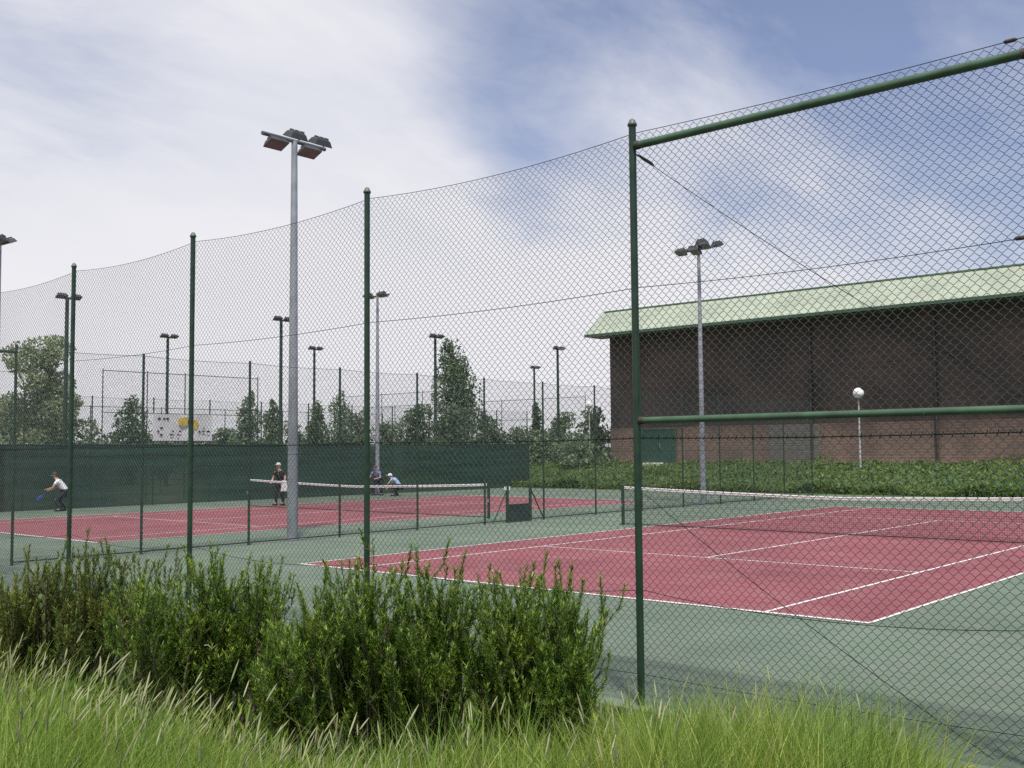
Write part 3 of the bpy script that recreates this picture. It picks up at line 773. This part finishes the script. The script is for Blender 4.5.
# ------------------------------------------------------------------ rosemary shrubs in front
def shrub(px, d, w, dep, h, label, seed, stems=190, leafm='rosemary'):
    stems = int(stems*.62)
    global rng
    rng = np.random.default_rng(seed); rr = random.Random(seed)
    x, y = polar(px, d); z = float(bank_z(np.array(x), np.array(y)))
    t = thing('rosemary_shrub', (x, y, z), label, 'shrub', 'rosemary shrubs along the fence')
    tw = MB(); Q = []
    ang = math.atan2(FLAT_R[1], FLAT_R[0])
    lobes = [(rr.uniform(-.36, .36)*w, rr.uniform(-.3, .3)*dep, rr.uniform(.68, 1.0)) for _ in range(7)]
    for k in range(stems):
        lo = lobes[k % 7]
        a = rr.uniform(0, 6.28); q = math.sqrt(rr.random())
        bx = lo[0]*.55 + q*.14*w*math.cos(a); by = lo[1]*.55 + q*.16*dep*math.sin(a)
        tx = lo[0] + q*.20*w*math.cos(a)*rr.uniform(.7, 1.25); ty = lo[1] + q*.24*dep*math.sin(a)
        edge = (tx/(w*.5))**2*.55 + (ty/(dep*.5))**2*.3
        hh = h*lo[2]*(1.0-.42*min(1, edge))*rr.uniform(.55, 1.0)*(1.10 if rr.random() < .05 else 1)
        K = 9; u = np.linspace(0, 1, K)
        wob = rr.uniform(-.06, .06), rr.uniform(-.06, .06)
        Ps = np.stack([bx+(tx-bx)*u**1.0*1.0 + wob[0]*np.sin(u*5), by+(ty-by)*u + wob[1]*np.sin(u*4+1), hh*(u**.85)], 1)
        ca, sa = math.cos(ang), math.sin(ang)
        Ps = np.stack([Ps[:, 0]*ca-Ps[:, 1]*sa, Ps[:, 0]*sa+Ps[:, 1]*ca, Ps[:, 2]], 1)
        tw.tube(Ps, np.linspace(.007, .0016, K), 4, cap=False)
        # leafy side shoots and needles along the upper stem
        segs = [(Ps, .30)]
        for s in range(rr.randint(7, 10)):
            f = rr.uniform(.12, .94); i0 = f*(K-1); i = int(i0); base = Ps[i]+(Ps[min(K-1, i+1)]-Ps[i])*(i0-i)
            aa = rr.uniform(0, 6.28); Ls = rr.uniform(.12, .30)
            tip = base + np.array([math.cos(aa)*Ls*.5, math.sin(aa)*Ls*.5, Ls*.95])
            mid = (base+tip)/2 + np.array([math.cos(aa), math.sin(aa), -.2])*Ls*.13
            S_ = np.array([base, mid, tip]); tw.tube(S_, [.003, .002, .001], 3, cap=False)
            segs.append((S_, .12))
        for (C, start) in segs:
            seglen = np.linalg.norm(np.diff(C, axis=0), axis=1).sum()
            nl = int(seglen*(1-start)*(430 if len(C) == 3 else 200))
            uu = rng.uniform(start, 1, nl)*(len(C)-1); ii = np.minimum(uu.astype(int), len(C)-2); fr = (uu-ii)[:, None]
            base = C[ii]*(1-fr)+C[ii+1]*fr; tan = C[ii+1]-C[ii]; tan /= np.linalg.norm(tan, axis=1, keepdims=True)
            rd = rand_dirs(nl); out = rd - tan*(rd*tan).sum(1, keepdims=True); out /= np.linalg.norm(out, axis=1, keepdims=True)+1e-9
            dr = out*.75 + tan*.8; dr /= np.linalg.norm(dr, axis=1, keepdims=True)
            sd = np.cross(dr, out); sd /= np.linalg.norm(sd, axis=1, keepdims=True)+1e-9
            L = rng.uniform(.020, .039, nl)[:, None]; W = .0036
            Q.append(np.stack([base-sd*W*.5, base+sd*W*.5, base+dr*L*.6+sd*W, base+dr*L], 1))
            Q.append(np.stack([base+dr*L*.6-sd*W, base-sd*W*.5, base+dr*L*.3, base+dr*L], 1)[:0])
    tw.build('branches', M['twig'], t, True)
    MB().quads(np.concatenate(Q)).build('foliage', M[leafm], t)
    # a few dead grey twigs at the surface
    for k in range(2):
        a = rr.uniform(0, 6.28); bx = rr.uniform(-.35, .35)*w; bz = rr.uniform(.45, .8)*h
        p0 = FLAT_R*bx - FLAT_F*dep*.28; p0 = V3(p0[0], p0[1], bz)
        L = rr.uniform(.06, .13)
        p1 = p0 + FLAT_R*L*math.cos(a) + V3(0, 0, L*.4*math.sin(a)); p2 = p1 + FLAT_R*L*.5*math.cos(a+.6) + V3(0, 0, L*.4)
        MB().tube([p0, (p0+p1)/2+V3(0,0,.012), p1, p2], [.0032, .0028, .0022, .001], 4).build('dead_twig', M['dry_twig'], t)
    return t
shrub(60, 7.0, 1.75, 1.2, 1.12, 'leftmost dark rosemary shrub, browner than the rest, behind the seeding grass', 101, 150, 'rosemary_brown')
shrub(208, 6.4, 1.22, 1.1, 1.14, 'bushy rosemary shrub second from the left, under the third fence post', 102, 150)
shrub(-130, 7.0, 1.6, 1.2, 1.15, 'rosemary shrub beyond the left edge of the photo', 107, 80, 'rosemary_brown')
shrub(388, 5.6, 1.02, 1.0, 1.33, 'tallest dense rosemary shrub with dead grey twigs in the middle of the row', 103, 185)
shrub(523, 5.6, .88, .9, 1.08, 'rightmost rosemary shrub with open leaning branches beside the near post', 104, 140)
shrub(297, 6.0, .55, .8, .72, 'lower rosemary shrub filling the gap left of the tallest one', 105, 70)

# ------------------------------------------------------------------ tall grass
def blades(px, d, h, lean, width, K=4):
    n = len(px); x, y = polar(px, d); z = bank_z(x, y)
    u = np.linspace(0, 1, K+1)
    dirx = FLAT_R[0]*lean[:, 0]+FLAT_F[0]*lean[:, 1]; diry = FLAT_R[1]*lean[:, 0]+FLAT_F[1]*lean[:, 1]
    P = np.stack([x[:, None]+dirx[:, None]*h[:, None]*u**2, y[:, None]+diry[:, None]*h[:, None]*u**2, z[:, None]-.02+h[:, None]*(u-.25*np.hypot(lean[:, 0], lean[:, 1])[:, None]*u**2)], -1)
    th = rng.uniform(0, math.pi, n); sd = np.stack([np.cos(th), np.sin(th), th*0], -1)
    w = width[:, None]*np.array([1, .95, .75, .45, .06])[None, :K+1]
    Lf = P - sd[:, None]*w[..., None]; Rt = P + sd[:, None]*w[..., None]
    v = np.stack([Lf, Rt], 2).reshape(-1, 3)
    base = (np.arange(n)*(K+1)*2)[:, None]; k = np.arange(K)[None]*2
    f = np.stack([base+k, base+k+1, base+k+3, base+k+2], -1).reshape(-1, 4)
    return v, f, P
rng = np.random.default_rng(5)
gm = MB(); sm = MB()
def top_limit(px):
    return np.interp(px, [-300, 0, 60, 150, 230, 300, 380, 480, 600, 660, 760, 850, 900, 935, 960, 1200], [600, 646, 662, 690, 724, 744, 718, 706, 704, 684, 674, 686, 706, 765, 800, 800])
def scatter(n, p0, p1, d0, d1, seeds, lean0, thin=1.0):
    px = rng.uniform(p0, p1, n); d = rng.uniform(d0, d1, n)
    # tufts
    px += 14*np.sin(px*.11+d*3); d += .06*np.sin(px*.2)
    keep = (np.sin(px*.085+d*4.7)*np.sin(px*.041-d*6.3) > -.30) | (rng.uniform(0, 1, n) < .35)
    px, d = px[keep], d[keep]
    x, y = polar(px, d); z = bank_z(x, y)
    hor = 450.7-(px-512)*.0082
    lim = CZ-(top_limit(px)-hor)/FPX*d - z
    ok = lim > .12; px, d, lim = px[ok], d[ok], lim[ok]; n = len(px)
    h = lim*np.clip(rng.normal(.80, .17, n), .3, 1.14)
    h = np.minimum(h, 1.0)
    lean = np.stack([rng.normal(lean0, .30, n), rng.normal(0, .28, n)], 1)
    v, f, P = blades(px, d, h, lean, rng.uniform(.0016, .0046, n)*thin)
    gm.add(v, f)
    # seed heads on the taller stalks
    m = (rng.uniform(0, 1, n) < seeds*1.5) & (h > .8*lim) & (np.abs(lean[:, 0]-lean0) < .25)
    T = P[m]
    for q in T:
        t = q[-1]-q[-2]; t /= np.linalg.norm(t); L = rng.uniform(.05, .095)
        a = q[-1]-t*.01
        sm.tube([a, a+t*L*.3, a+t*L*.75, a+t*L], [.0012, .0033, .0028, .0006], 5, cap=False)
scatter(13000, -60, 330, 3.0, 5.6, .09, .17)
scatter(7500, 300, 640, 3.0, 4.9, .035, .03)
scatter(16000, 610, 945, 3.2, 5.4, .012, .02)
scatter(1500, -60, 960, 2.8, 3.4, .02, .1)
g1 = gm.build('tall_grass', M['grass']); tag(g1, 'tall uncut grass in the foreground', 'grass', kind='stuff')
tag(sm.build('grass_seed_heads', M['seed'], smooth=True), 'pale seed heads of the tall grass', 'grass', kind='stuff')
# low weeds near the foot of the fence and on the bank
rng = np.random.default_rng(8)
n = 9000; X = rng.uniform(-14, 6, n); Y = -5.25-rng.exponential(.9, n)
keep = ~((X > 1.6) & (Y > -6.3) & (rng.uniform(0, 1, n) > .12))
X, Y = X[keep], Y[keep]
C = np.stack([X, Y, bank_z(X, Y)+rng.uniform(0, .12, len(X))], 1)
tag(MB().quads(leaf_quads(C, .09, 1.2, .16)).build('weeds', M['grass']), 'short weeds on the bank below the front fence', 'weeds', kind='stuff')

rng = np.random.default_rng(18)
px_ = rng.uniform(-80, 640, 9000); d_ = rng.uniform(4.6, 7.2, 9000); X, Y = polar(px_, d_)
C = np.stack([X, Y, bank_z(X, Y)+rng.uniform(0, .22, len(X))], 1)
tag(MB().quads(leaf_quads(C, .10, 1.6, .13)).build('undergrowth', M['rosemary']), 'short leafy undergrowth below the rosemary shrubs', 'undergrowth', kind='stuff')

# yellow flowered weed by the fence foot
x, y = polar(966, 6.0); z = float(bank_z(np.array(x), np.array(y)))
wd = thing('flowering_weed', (x, y, z), 'spindly weed with small yellow flowers near the lower right corner', 'plant')
st = MB(); fl = []; lf = []
rr = random.Random(3)
for k in range(3):
    tx, ty, h = rr.uniform(-.06, .06), rr.uniform(-.05, .05), rr.uniform(.20, .36)
    st.tube([(0, 0, 0), (tx*.4, ty*.4, h*.5), (tx, ty, h)], [.003, .0025, .0015], 5)
    for q in range(7):
        a = q*.9; fl.append((tx, ty, h, a))
    lf.append((tx*.5, ty*.5, h*.5)); lf.append((tx*.8, ty*.8, h*.75))
st.build('stem', M['grass'], wd)
rng = np.random.default_rng(4)
for q_ in range(0, len(fl), 7): MB().quads([[(tx, ty, h), (tx+.010*math.cos(a-.4), ty+.010*math.sin(a-.4), h+.008), (tx+.016*math.cos(a), ty+.016*math.sin(a), h+.004), (tx+.010*math.cos(a+.4), ty+.010*math.sin(a+.4), h+.008)] for tx, ty, h, a in fl[q_:q_+7]]).build('flower', M['flower'], wd)
MB().quads(leaf_quads(np.repeat(np.array(lf), 3, 0), .06)).build('leaf', M['grass'], wd)

# ------------------------------------------------------------------ people
def skin_mesh(name, nodes, edges, mat, parent=None, sub=1, root=0):
    me = bpy.data.meshes.new(name)
    me.from_pydata([n_[0] for n_ in nodes], edges, [])
    tmp = bpy.data.objects.new(name+'_cage', me); COL.objects.link(tmp)
    sk = tmp.modifiers.new('s', 'SKIN'); sk.use_smooth_shade = True
    for i, n_ in enumerate(nodes):
        sv = me.skin_vertices[0].data[i]; sv.radius = n_[1] if isinstance(n_[1], tuple) else (n_[1], n_[1]); sv.use_root = (i == root)
    ss = tmp.modifiers.new('d', 'SUBSURF'); ss.levels = sub; ss.render_levels = sub
    dg = bpy.context.evaluated_depsgraph_get(); dg.update()
    out = bpy.data.meshes.new_from_object(tmp.evaluated_get(dg))
    bpy.data.objects.remove(tmp)
    out.name = name; out.materials.clear(); out.materials.append(mat)
    for p in out.polygons: p.use_smooth = True
    o = bpy.data.objects.new(name, out); COL.objects.link(o)
    if parent: o.parent = parent
    return o
def person(loc, rz, label, J, shirt, bottom, hair, hat=False, long=False):
    """J: joint positions in metres, figure facing +Y before rotation"""
    t = thing('person', loc, label, 'person', None, rz)
    N = []; E = []
    def nd(p, r): N.append((tuple(p), r)); return len(N)-1
    pel = nd(J['pelvis'], .125); 
    P = {k: np.array(v, float) for k, v in J.items()}
    sp = nd((P['pelvis']+P['chest'])/2, (.13, .10)); ch = nd(P['chest'], (.155, .105)); nk = nd(P['neck'], .055)
    hd = P['head']; hdn = nd(hd-[0, 0, .06], .075); hm = nd(hd+[0, .01, .02], .092); ht = nd(hd+[0, 0, .09], .06)
    E += [(pel, sp), (sp, ch), (ch, nk), (nk, hdn), (hdn, hm), (hm, ht)]
    for s in 'lr':
        sh = nd(P['shoulder_'+s], .06); el = nd(P['elbow_'+s], .042); wr = nd(P['wrist_'+s], .028)
        E += [(ch, sh), (sh, el), (el, wr)]
        dv = P['wrist_'+s]-P['elbow_'+s]; dv /= np.linalg.norm(dv); sd = np.cross(dv, [0, 0, 1.]); sd /= np.linalg.norm(sd)+1e-9
        pm = nd(P['wrist_'+s]+dv*.07, (.035, .018)); E.append((wr, pm))
        up = np.cross(sd, dv)
        for q, (o_, L) in enumerate(((-.030, .065), (-.010, .078), (.010, .073), (.030, .058))):
            a = nd(P['wrist_'+s]+dv*(.075+L*.5)+sd*o_, .009); b = nd(P['wrist_'+s]+dv*(.07+L*.85)+sd*o_-up*.02, .007); E += [(pm, a), (a, b)]
        a = nd(P['wrist_'+s]+dv*.055+sd*.045+up*.01, .010); b = nd(P['wrist_'+s]+dv*.09+sd*.058, .008); E += [(pm, a), (a, b)]
        hp = nd(P['hip_'+s], .088); kn = nd(P['knee_'+s], .058); an = nd(P['ankle_'+s], .038); to = nd(P['ankle_'+s]+[0, .15, -.045], .034)
        E += [(pel, hp), (hp, kn), (kn, an), (an, to)]
    skin_mesh('body', N, E, M['skin'], t)
    # face
    f = MB()
    f.tube([hd+[0, .085, .015], hd+[0, .112, -.018]], [.008, .014], 6)
    for s in (-1, 1): f.tube([hd+[s*.088, 0, -.02], hd+[s*.098, -.01, .03]], [.012, .016], 6)
    f.build('face', M['skin'], t)
    ey = MB()
    for s in (-1, 1): ey.obox(hd+[s*.034, .088, .02], (.012, 0, 0), (0, .006, 0), (0, 0, .006))
    ey.obox(hd+[0, .082, -.055], (.022, 0, 0), (0, .006, 0), (0, 0, .004))
    ey.build('features', M['hair'], t)
    # hair or cap
    a = np.linspace(-.1, math.pi/2, 8)
    hr = MB().lathe(hd+[0, -.012, .03], [(.108*math.cos(q), .105*math.sin(q)) for q in a], 14)
    if hat: hr.obox(hd+[0, .12, .045], (.07, 0, 0), (0, .06, 0), (0, 0, .006))
    hr.build('cap' if hat else 'hair', M[hair], t, True)
    # shirt
    N2 = []; E2 = []
    def n2(p, r): N2.append((tuple(p), r)); return len(N2)-1
    b0 = n2(P['pelvis']+[0, 0, .02], (.155, .135)); b1 = n2((P['pelvis']+P['chest'])/2, (.158, .125)); b2 = n2(P['chest'], (.178, .128)); b3 = n2(P['chest']*.35+P['neck']*.65, .085)
    E2 += [(b0, b1), (b1, b2), (b2, b3)]
    for s in 'lr':
        s0 = n2(P['shoulder_'+s], .078); s1 = n2(P['shoulder_'+s]*.4+P['elbow_'+s]*.6, .066); E2 += [(b2, s0), (s0, s1)]
    skin_mesh('shirt', N2, E2, M[shirt], t, root=1)
    N3 = []; E3 = []
    def n3(p, r): N3.append((tuple(p), r)); return len(N3)-1
    c0 = n3(P['pelvis'], .152)
    for s in 'lr':
        c1 = n3(P['hip_'+s], .115); c2 = n3(P['hip_'+s]*.35+P['knee_'+s]*.65, .095); E3 += [(c0, c1), (c1, c2)]
        if long: c3 = n3(P['knee_'+s]*.9+P['ankle_'+s]*.1, .078); c4 = n3(P['ankle_'+s]+[0, 0, .02], .062); E3 += [(c2, c3), (c3, c4)]
    skin_mesh('trousers' if long else 'shorts', N3, E3, M[bottom], t)
    sc_ = MB()
    for s in 'lr':
        q = P['ankle_'+s]; sc_.obox(q+[0, .065, -.055], (.045, 0, 0), (0, .135, 0), (0, 0, .035)); sc_.tube([q+[0, 0, -.03], q+[0, 0, .06]], .045, 8)
    sc_.build('shoes', M['dark_cloth' if long else 'white_cloth'], t)
    return t
crouch = dict(pelvis=(0, -.18, .72), chest=(0, .08, 1.05), neck=(0, .17, 1.20), head=(0, .24, 1.32),
    shoulder_l=(-.19, .10, 1.10), elbow_l=(-.28, .22, .86), wrist_l=(-.18, .42, .82), shoulder_r=(.19, .10, 1.10), elbow_r=(.30, .20, .86), wrist_r=(.26, .44, .78),
    hip_l=(-.10, -.17, .68), knee_l=(-.20, .14, .42), ankle_l=(-.24, -.06, .09), hip_r=(.10, -.17, .68), knee_r=(.20, .14, .42), ankle_r=(.24, -.06, .09))
stand = dict(pelvis=(0, -.05, .92), chest=(0, .05, 1.28), neck=(0, .09, 1.44), head=(0, .13, 1.57),
    shoulder_l=(-.19, .05, 1.34), elbow_l=(-.27, .02, 1.06), wrist_l=(-.24, .18, .86), shoulder_r=(.19, .05, 1.34), elbow_r=(.28, .06, 1.06), wrist_r=(.22, .26, .95),
    hip_l=(-.10, -.04, .88), knee_l=(-.13, .04, .49), ankle_l=(-.14, -.03, .09), hip_r=(.10, -.04, .88), knee_r=(.14, .06, .49), ankle_r=(.16, .02, .09))
squat = dict(pelvis=(0, -.22, .46), chest=(0, .06, .74), neck=(0, .18, .86), head=(0, .27, .94),
    shoulder_l=(-.19, .08, .80), elbow_l=(-.28, .24, .60), wrist_l=(-.14, .42, .45), shoulder_r=(.19, .08, .80), elbow_r=(.28, .24, .58), wrist_r=(.18, .44, .36),
    hip_l=(-.10, -.20, .43), knee_l=(-.20, .22, .47), ankle_l=(-.18, -.04, .09), hip_r=(.10, -.20, .43), knee_r=(.20, .22, .45), ankle_r=(.18, -.04, .09))
p1 = person(at(62, 38.9), math.radians(140), 'player in a white shirt crouching at the left side of the farther court', crouch, 'white_cloth', 'dark_cloth', 'hair', long=True)
p2 = person(at(280, 41.8), math.radians(200), 'player in dark clothes and pale cap standing behind the farther net', stand, 'dark_cloth', 'dark_cloth', 'pale_cap', True, long=True)
hx, hy, hz = at(284.5, 41.3)
tw_ = MB(); a = np.linspace(0, 1, 9)
ring = [[(hx+FLAT_R[0]*(.15*math.cos(t)*(.5+.5*k))+.02*math.sin(5*t), hy+FLAT_R[1]*(.15*math.cos(t)*(.5+.5*k))+.05*math.sin(t), 1.0-.42*k) for t in np.arange(10)*.6283] for k in np.linspace(0, 1, 5)]
v_ = [p for r in ring for p in r]
tw_.add(v_, [(r*10+q, r*10+(q+1) % 10, r*10+10+(q+1) % 10, r*10+10+q) for r in range(4) for q in range(10)]); tw_.add(ring[0], [(0, q, q+1) for q in range(1, 9)])
tag(tw_.build('towel', M['white_cloth'], smooth=True), 'white towel held by the player in dark clothes at the farther net', 'towel')
p3 = person(at(377, 50.5), math.radians(200), 'person in a blue shirt bending by the windscreen behind the farther net', crouch, 'blue_cloth', 'dark_cloth', 'hair', long=True)
p4 = person(at(395, 49.8), math.radians(120), 'person in a pale blue shirt and white cap squatting by the windscreen', squat, 'pale_blue_cloth', 'dark_cloth', 'white_cloth', True, long=True)
# racket in the crouching player's hand
R_ = Matrix.Rotation(math.radians(140), 3, 'Z')
hand = Vector(p1.location) + R_ @ Vector((.27, .50, .76))
rk = thing('tennis_racket', hand, 'blue tennis racket held low by the crouching player', 'racket')
dr = V3(*(R_ @ Vector((.25, .75, -.6)))); dr /= np.linalg.norm(dr); sd = np.cross(dr, [0, 0, 1.]); sd /= np.linalg.norm(sd)
MB().tube([-dr*.06, dr*.14], .017, 8).build('grip', M['dark_cloth'], rk)
fr = MB().tube([dr*.14, dr*.32], .012, 6)
q = np.linspace(0, 2*math.pi, 25)
fr.tube([dr*(.48+.165*math.cos(t))+sd*.125*math.sin(t) for t in q], .013, 6, cap=False)
fr.build('frame', M['racket'], rk)
sg = MB()
for k in np.linspace(-.11, .11, 12):
    e = .165*math.sqrt(1-(k/.125)**2); sg.tube([dr*(.48-e)+sd*k, dr*(.48+e)+sd*k], .0025, 3, cap=False)
for k in np.linspace(-.15, .15, 14):
    e = .125*math.sqrt(1-(k/.165)**2); sg.tube([dr*(.48+k)-sd*e, dr*(.48+k)+sd*e], .0025, 3, cap=False)
sg.build('strings', M['racket'], rk)

# ------------------------------------------------------------------ light and sky
EL = math.radians(65); SD = V3(.75, -.66, 0); SD /= np.linalg.norm(SD)
sun_dir = V3(SD[0]*math.cos(EL), SD[1]*math.cos(EL), math.sin(EL))
sl_ = bpy.data.lights.new('sun', 'SUN'); sl_.energy = 4.4; sl_.angle = math.radians(4.0); sl_.color = (1, .955, .89)
so = bpy.data.objects.new('sun', sl_); COL.objects.link(so)
so.rotation_euler = Vector(-sun_dir).to_track_quat('-Z', 'Y').to_euler(); so.location = (0, 0, 60)

w = bpy.data.worlds.new('World'); S.world = w; w.use_nodes = True
nt = w.node_tree; nt.nodes.clear()
out = nt.nodes.new('ShaderNodeOutputWorld')
sky = nt.nodes.new('ShaderNodeTexSky'); sky.sky_type = 'NISHITA'; sky.sun_disc = False
sky.sun_elevation = EL; sky.sun_rotation = math.atan2(SD[0], SD[1]); sky.air_density = 1.0; sky.dust_density = 1.0; sky.ozone_density = 1.5
bg = nt.nodes.new('ShaderNodeBackground'); bg.inputs['Strength'].default_value = .110
cbg = nt.nodes.new('ShaderNodeBackground'); cbg.inputs['Strength'].default_value = 1.0
mixs = nt.nodes.new('ShaderNodeMixShader')
tc = nt.nodes.new('ShaderNodeTexCoord')
def math_(op, a, b=None, c=None, clamp=False):
    n_ = nt.nodes.new('ShaderNodeMath'); n_.operation = op; n_.use_clamp = clamp
    for i_, v_ in enumerate((a, b, c)):
        if v_ is None: continue
        if isinstance(v_, (int, float)): n_.inputs[i_].default_value = v_
        else: nt.links.new(v_, n_.inputs[i_])
    return n_.outputs[0]
def vdot(v, d):
    n_ = nt.nodes.new('ShaderNodeVectorMath'); n_.operation = 'DOT_PRODUCT'
    nt.links.new(v, n_.inputs[0]); n_.inputs[1].default_value = tuple(d); return n_.outputs['Value']
def ramp(v, a, b, lo=0., hi=1., smooth=True):
    n_ = nt.nodes.new('ShaderNodeMapRange'); n_.interpolation_type = 'SMOOTHSTEP' if smooth else 'LINEAR'
    nt.links.new(v, n_.inputs[0])
    for i_, q_ in enumerate((a, b, lo, hi)): n_.inputs[i_+1].default_value = q_
    return n_.outputs[0]
G = tc.outputs['Generated']
sep = nt.nodes.new('ShaderNodeSeparateXYZ'); nt.links.new(G, sep.inputs[0]); Zc = sep.outputs[2]
def dome_noise(scale, detail, rough, off, flat=.22, stretch=(1, 1, 1)):
    den = math_('ADD', math_('MAXIMUM', Zc, 0.0), flat)
    cmb = nt.nodes.new('ShaderNodeCombineXYZ')
    nt.links.new(math_('DIVIDE', sep.outputs[0], den), cmb.inputs[0]); nt.links.new(math_('DIVIDE', sep.outputs[1], den), cmb.inputs[1])
    cmb.inputs[2].default_value = off
    mp = nt.nodes.new('ShaderNodeMapping'); mp.inputs['Scale'].default_value = stretch; mp.inputs['Rotation'].default_value = (0, 0, .5)
    nt.links.new(cmb.outputs[0], mp.inputs[0])
    n_ = nt.nodes.new('ShaderNodeTexNoise'); n_.inputs['Scale'].default_value = scale; n_.inputs['Detail'].default_value = detail; n_.inputs['Roughness'].default_value = rough
    n_.inputs['Distortion'].default_value = .4
    nt.links.new(mp.outputs[0], n_.inputs['Vector']); return n_.outputs['Fac']
n1 = dome_noise(1.1, 8, .55, 3.1)
n2_ = dome_noise(2.6, 9, .6, 8.4, stretch=(1, .45, 1))
def dirpx(px, py):
    d_ = FW + R2*(px-512)/FPX - U2*(py-384)/FPX; return d_/np.linalg.norm(d_)
left = vdot(G, -R2)                                    # cloud bank thickens toward this side of the sky
side = ramp(left, -.30, .12)
low = ramp(Zc, .40, .03)
def blob(px, py, deg, amt):
    return math_('MULTIPLY', ramp(vdot(G, dirpx(px, py)), math.cos(math.radians(deg)), 1.0), amt)
big = math_('ADD', math_('MULTIPLY', side, .62), math_('MULTIPLY', math_('SUBTRACT', n1, .5), .9))
big = math_('ADD', big, math_('MULTIPLY', math_('SUBTRACT', n2_, .5), .9))
big = math_('ADD', big, math_('MULTIPLY', low, .30))
for b_ in ((150, 160, 20, .55), (520, 300, 12, .62), (640, 90, 9, .16), (580, -10, 11, -.20), (560, 215, 6, -.42), (490, 195, 5, -.25), (1000, 10, 15, -.28), (760, -20, 10, -.2), (860, 200, 18, .46), (20, -40, 13, -.40)):
    big = math_('ADD', big, blob(*b_))
n3 = dome_noise(5.5, 10, .62, 1.7, stretch=(1, .55, 1))
big = math_('ADD', big, math_('MULTIPLY', math_('SUBTRACT', n3, .5), .55))
mask = ramp(big, -.22, 1.12)
mask = math_('MAXIMUM', mask, math_('MULTIPLY', low, .62))
mask = math_('MAXIMUM', mask, .14)
cr = nt.nodes.new('ShaderNodeValToRGB')
cr.color_ramp.elements[0].position = .3; cr.color_ramp.elements[1].position = .7
cr.color_ramp.elements[0].color = (.66, .69, .79, 1); cr.color_ramp.elements[1].color = (.86, .85, .89, 1)
nt.links.new(n2_, cr.inputs['Fac'])
nt.links.new(mix_col(nt, cr.outputs['Color'], (.86, .855, .895), math_('MULTIPLY', ramp(Zc, .34, .10), ramp(big, .4, 1.1))), cbg.inputs['Color'])
tn = nt.nodes.new('ShaderNodeMix'); tn.data_type = 'RGBA'; tn.blend_type = 'MULTIPLY'; tn.inputs[0].default_value = 1
nt.links.new(sky.outputs[0], tn.inputs[6]); tn.inputs[7].default_value = (.96, .94, 1.10, 1)
nt.links.new(tn.outputs[2], bg.inputs['Color'])
nt.links.new(mask, mixs.inputs[0]); nt.links.new(bg.outputs[0], mixs.inputs[1]); nt.links.new(cbg.outputs[0], mixs.inputs[2])
nt.links.new(mixs.outputs[0], out.inputs['Surface'])

S.view_settings.view_transform = 'Standard'; S.view_settings.look = 'None'
S.view_settings.exposure = 0; S.view_settings.gamma = 1; S.view_settings.use_curve_mapping = False
S.render.engine = 'CYCLES'
S.cycles.max_bounces = 6; S.cycles.transparent_max_bounces = 24
S.cycles.use_adaptive_sampling = False; S.cycles.sample_clamp_direct = 10; S.cycles.sample_clamp_indirect = 4
S.cycles.use_denoising = False
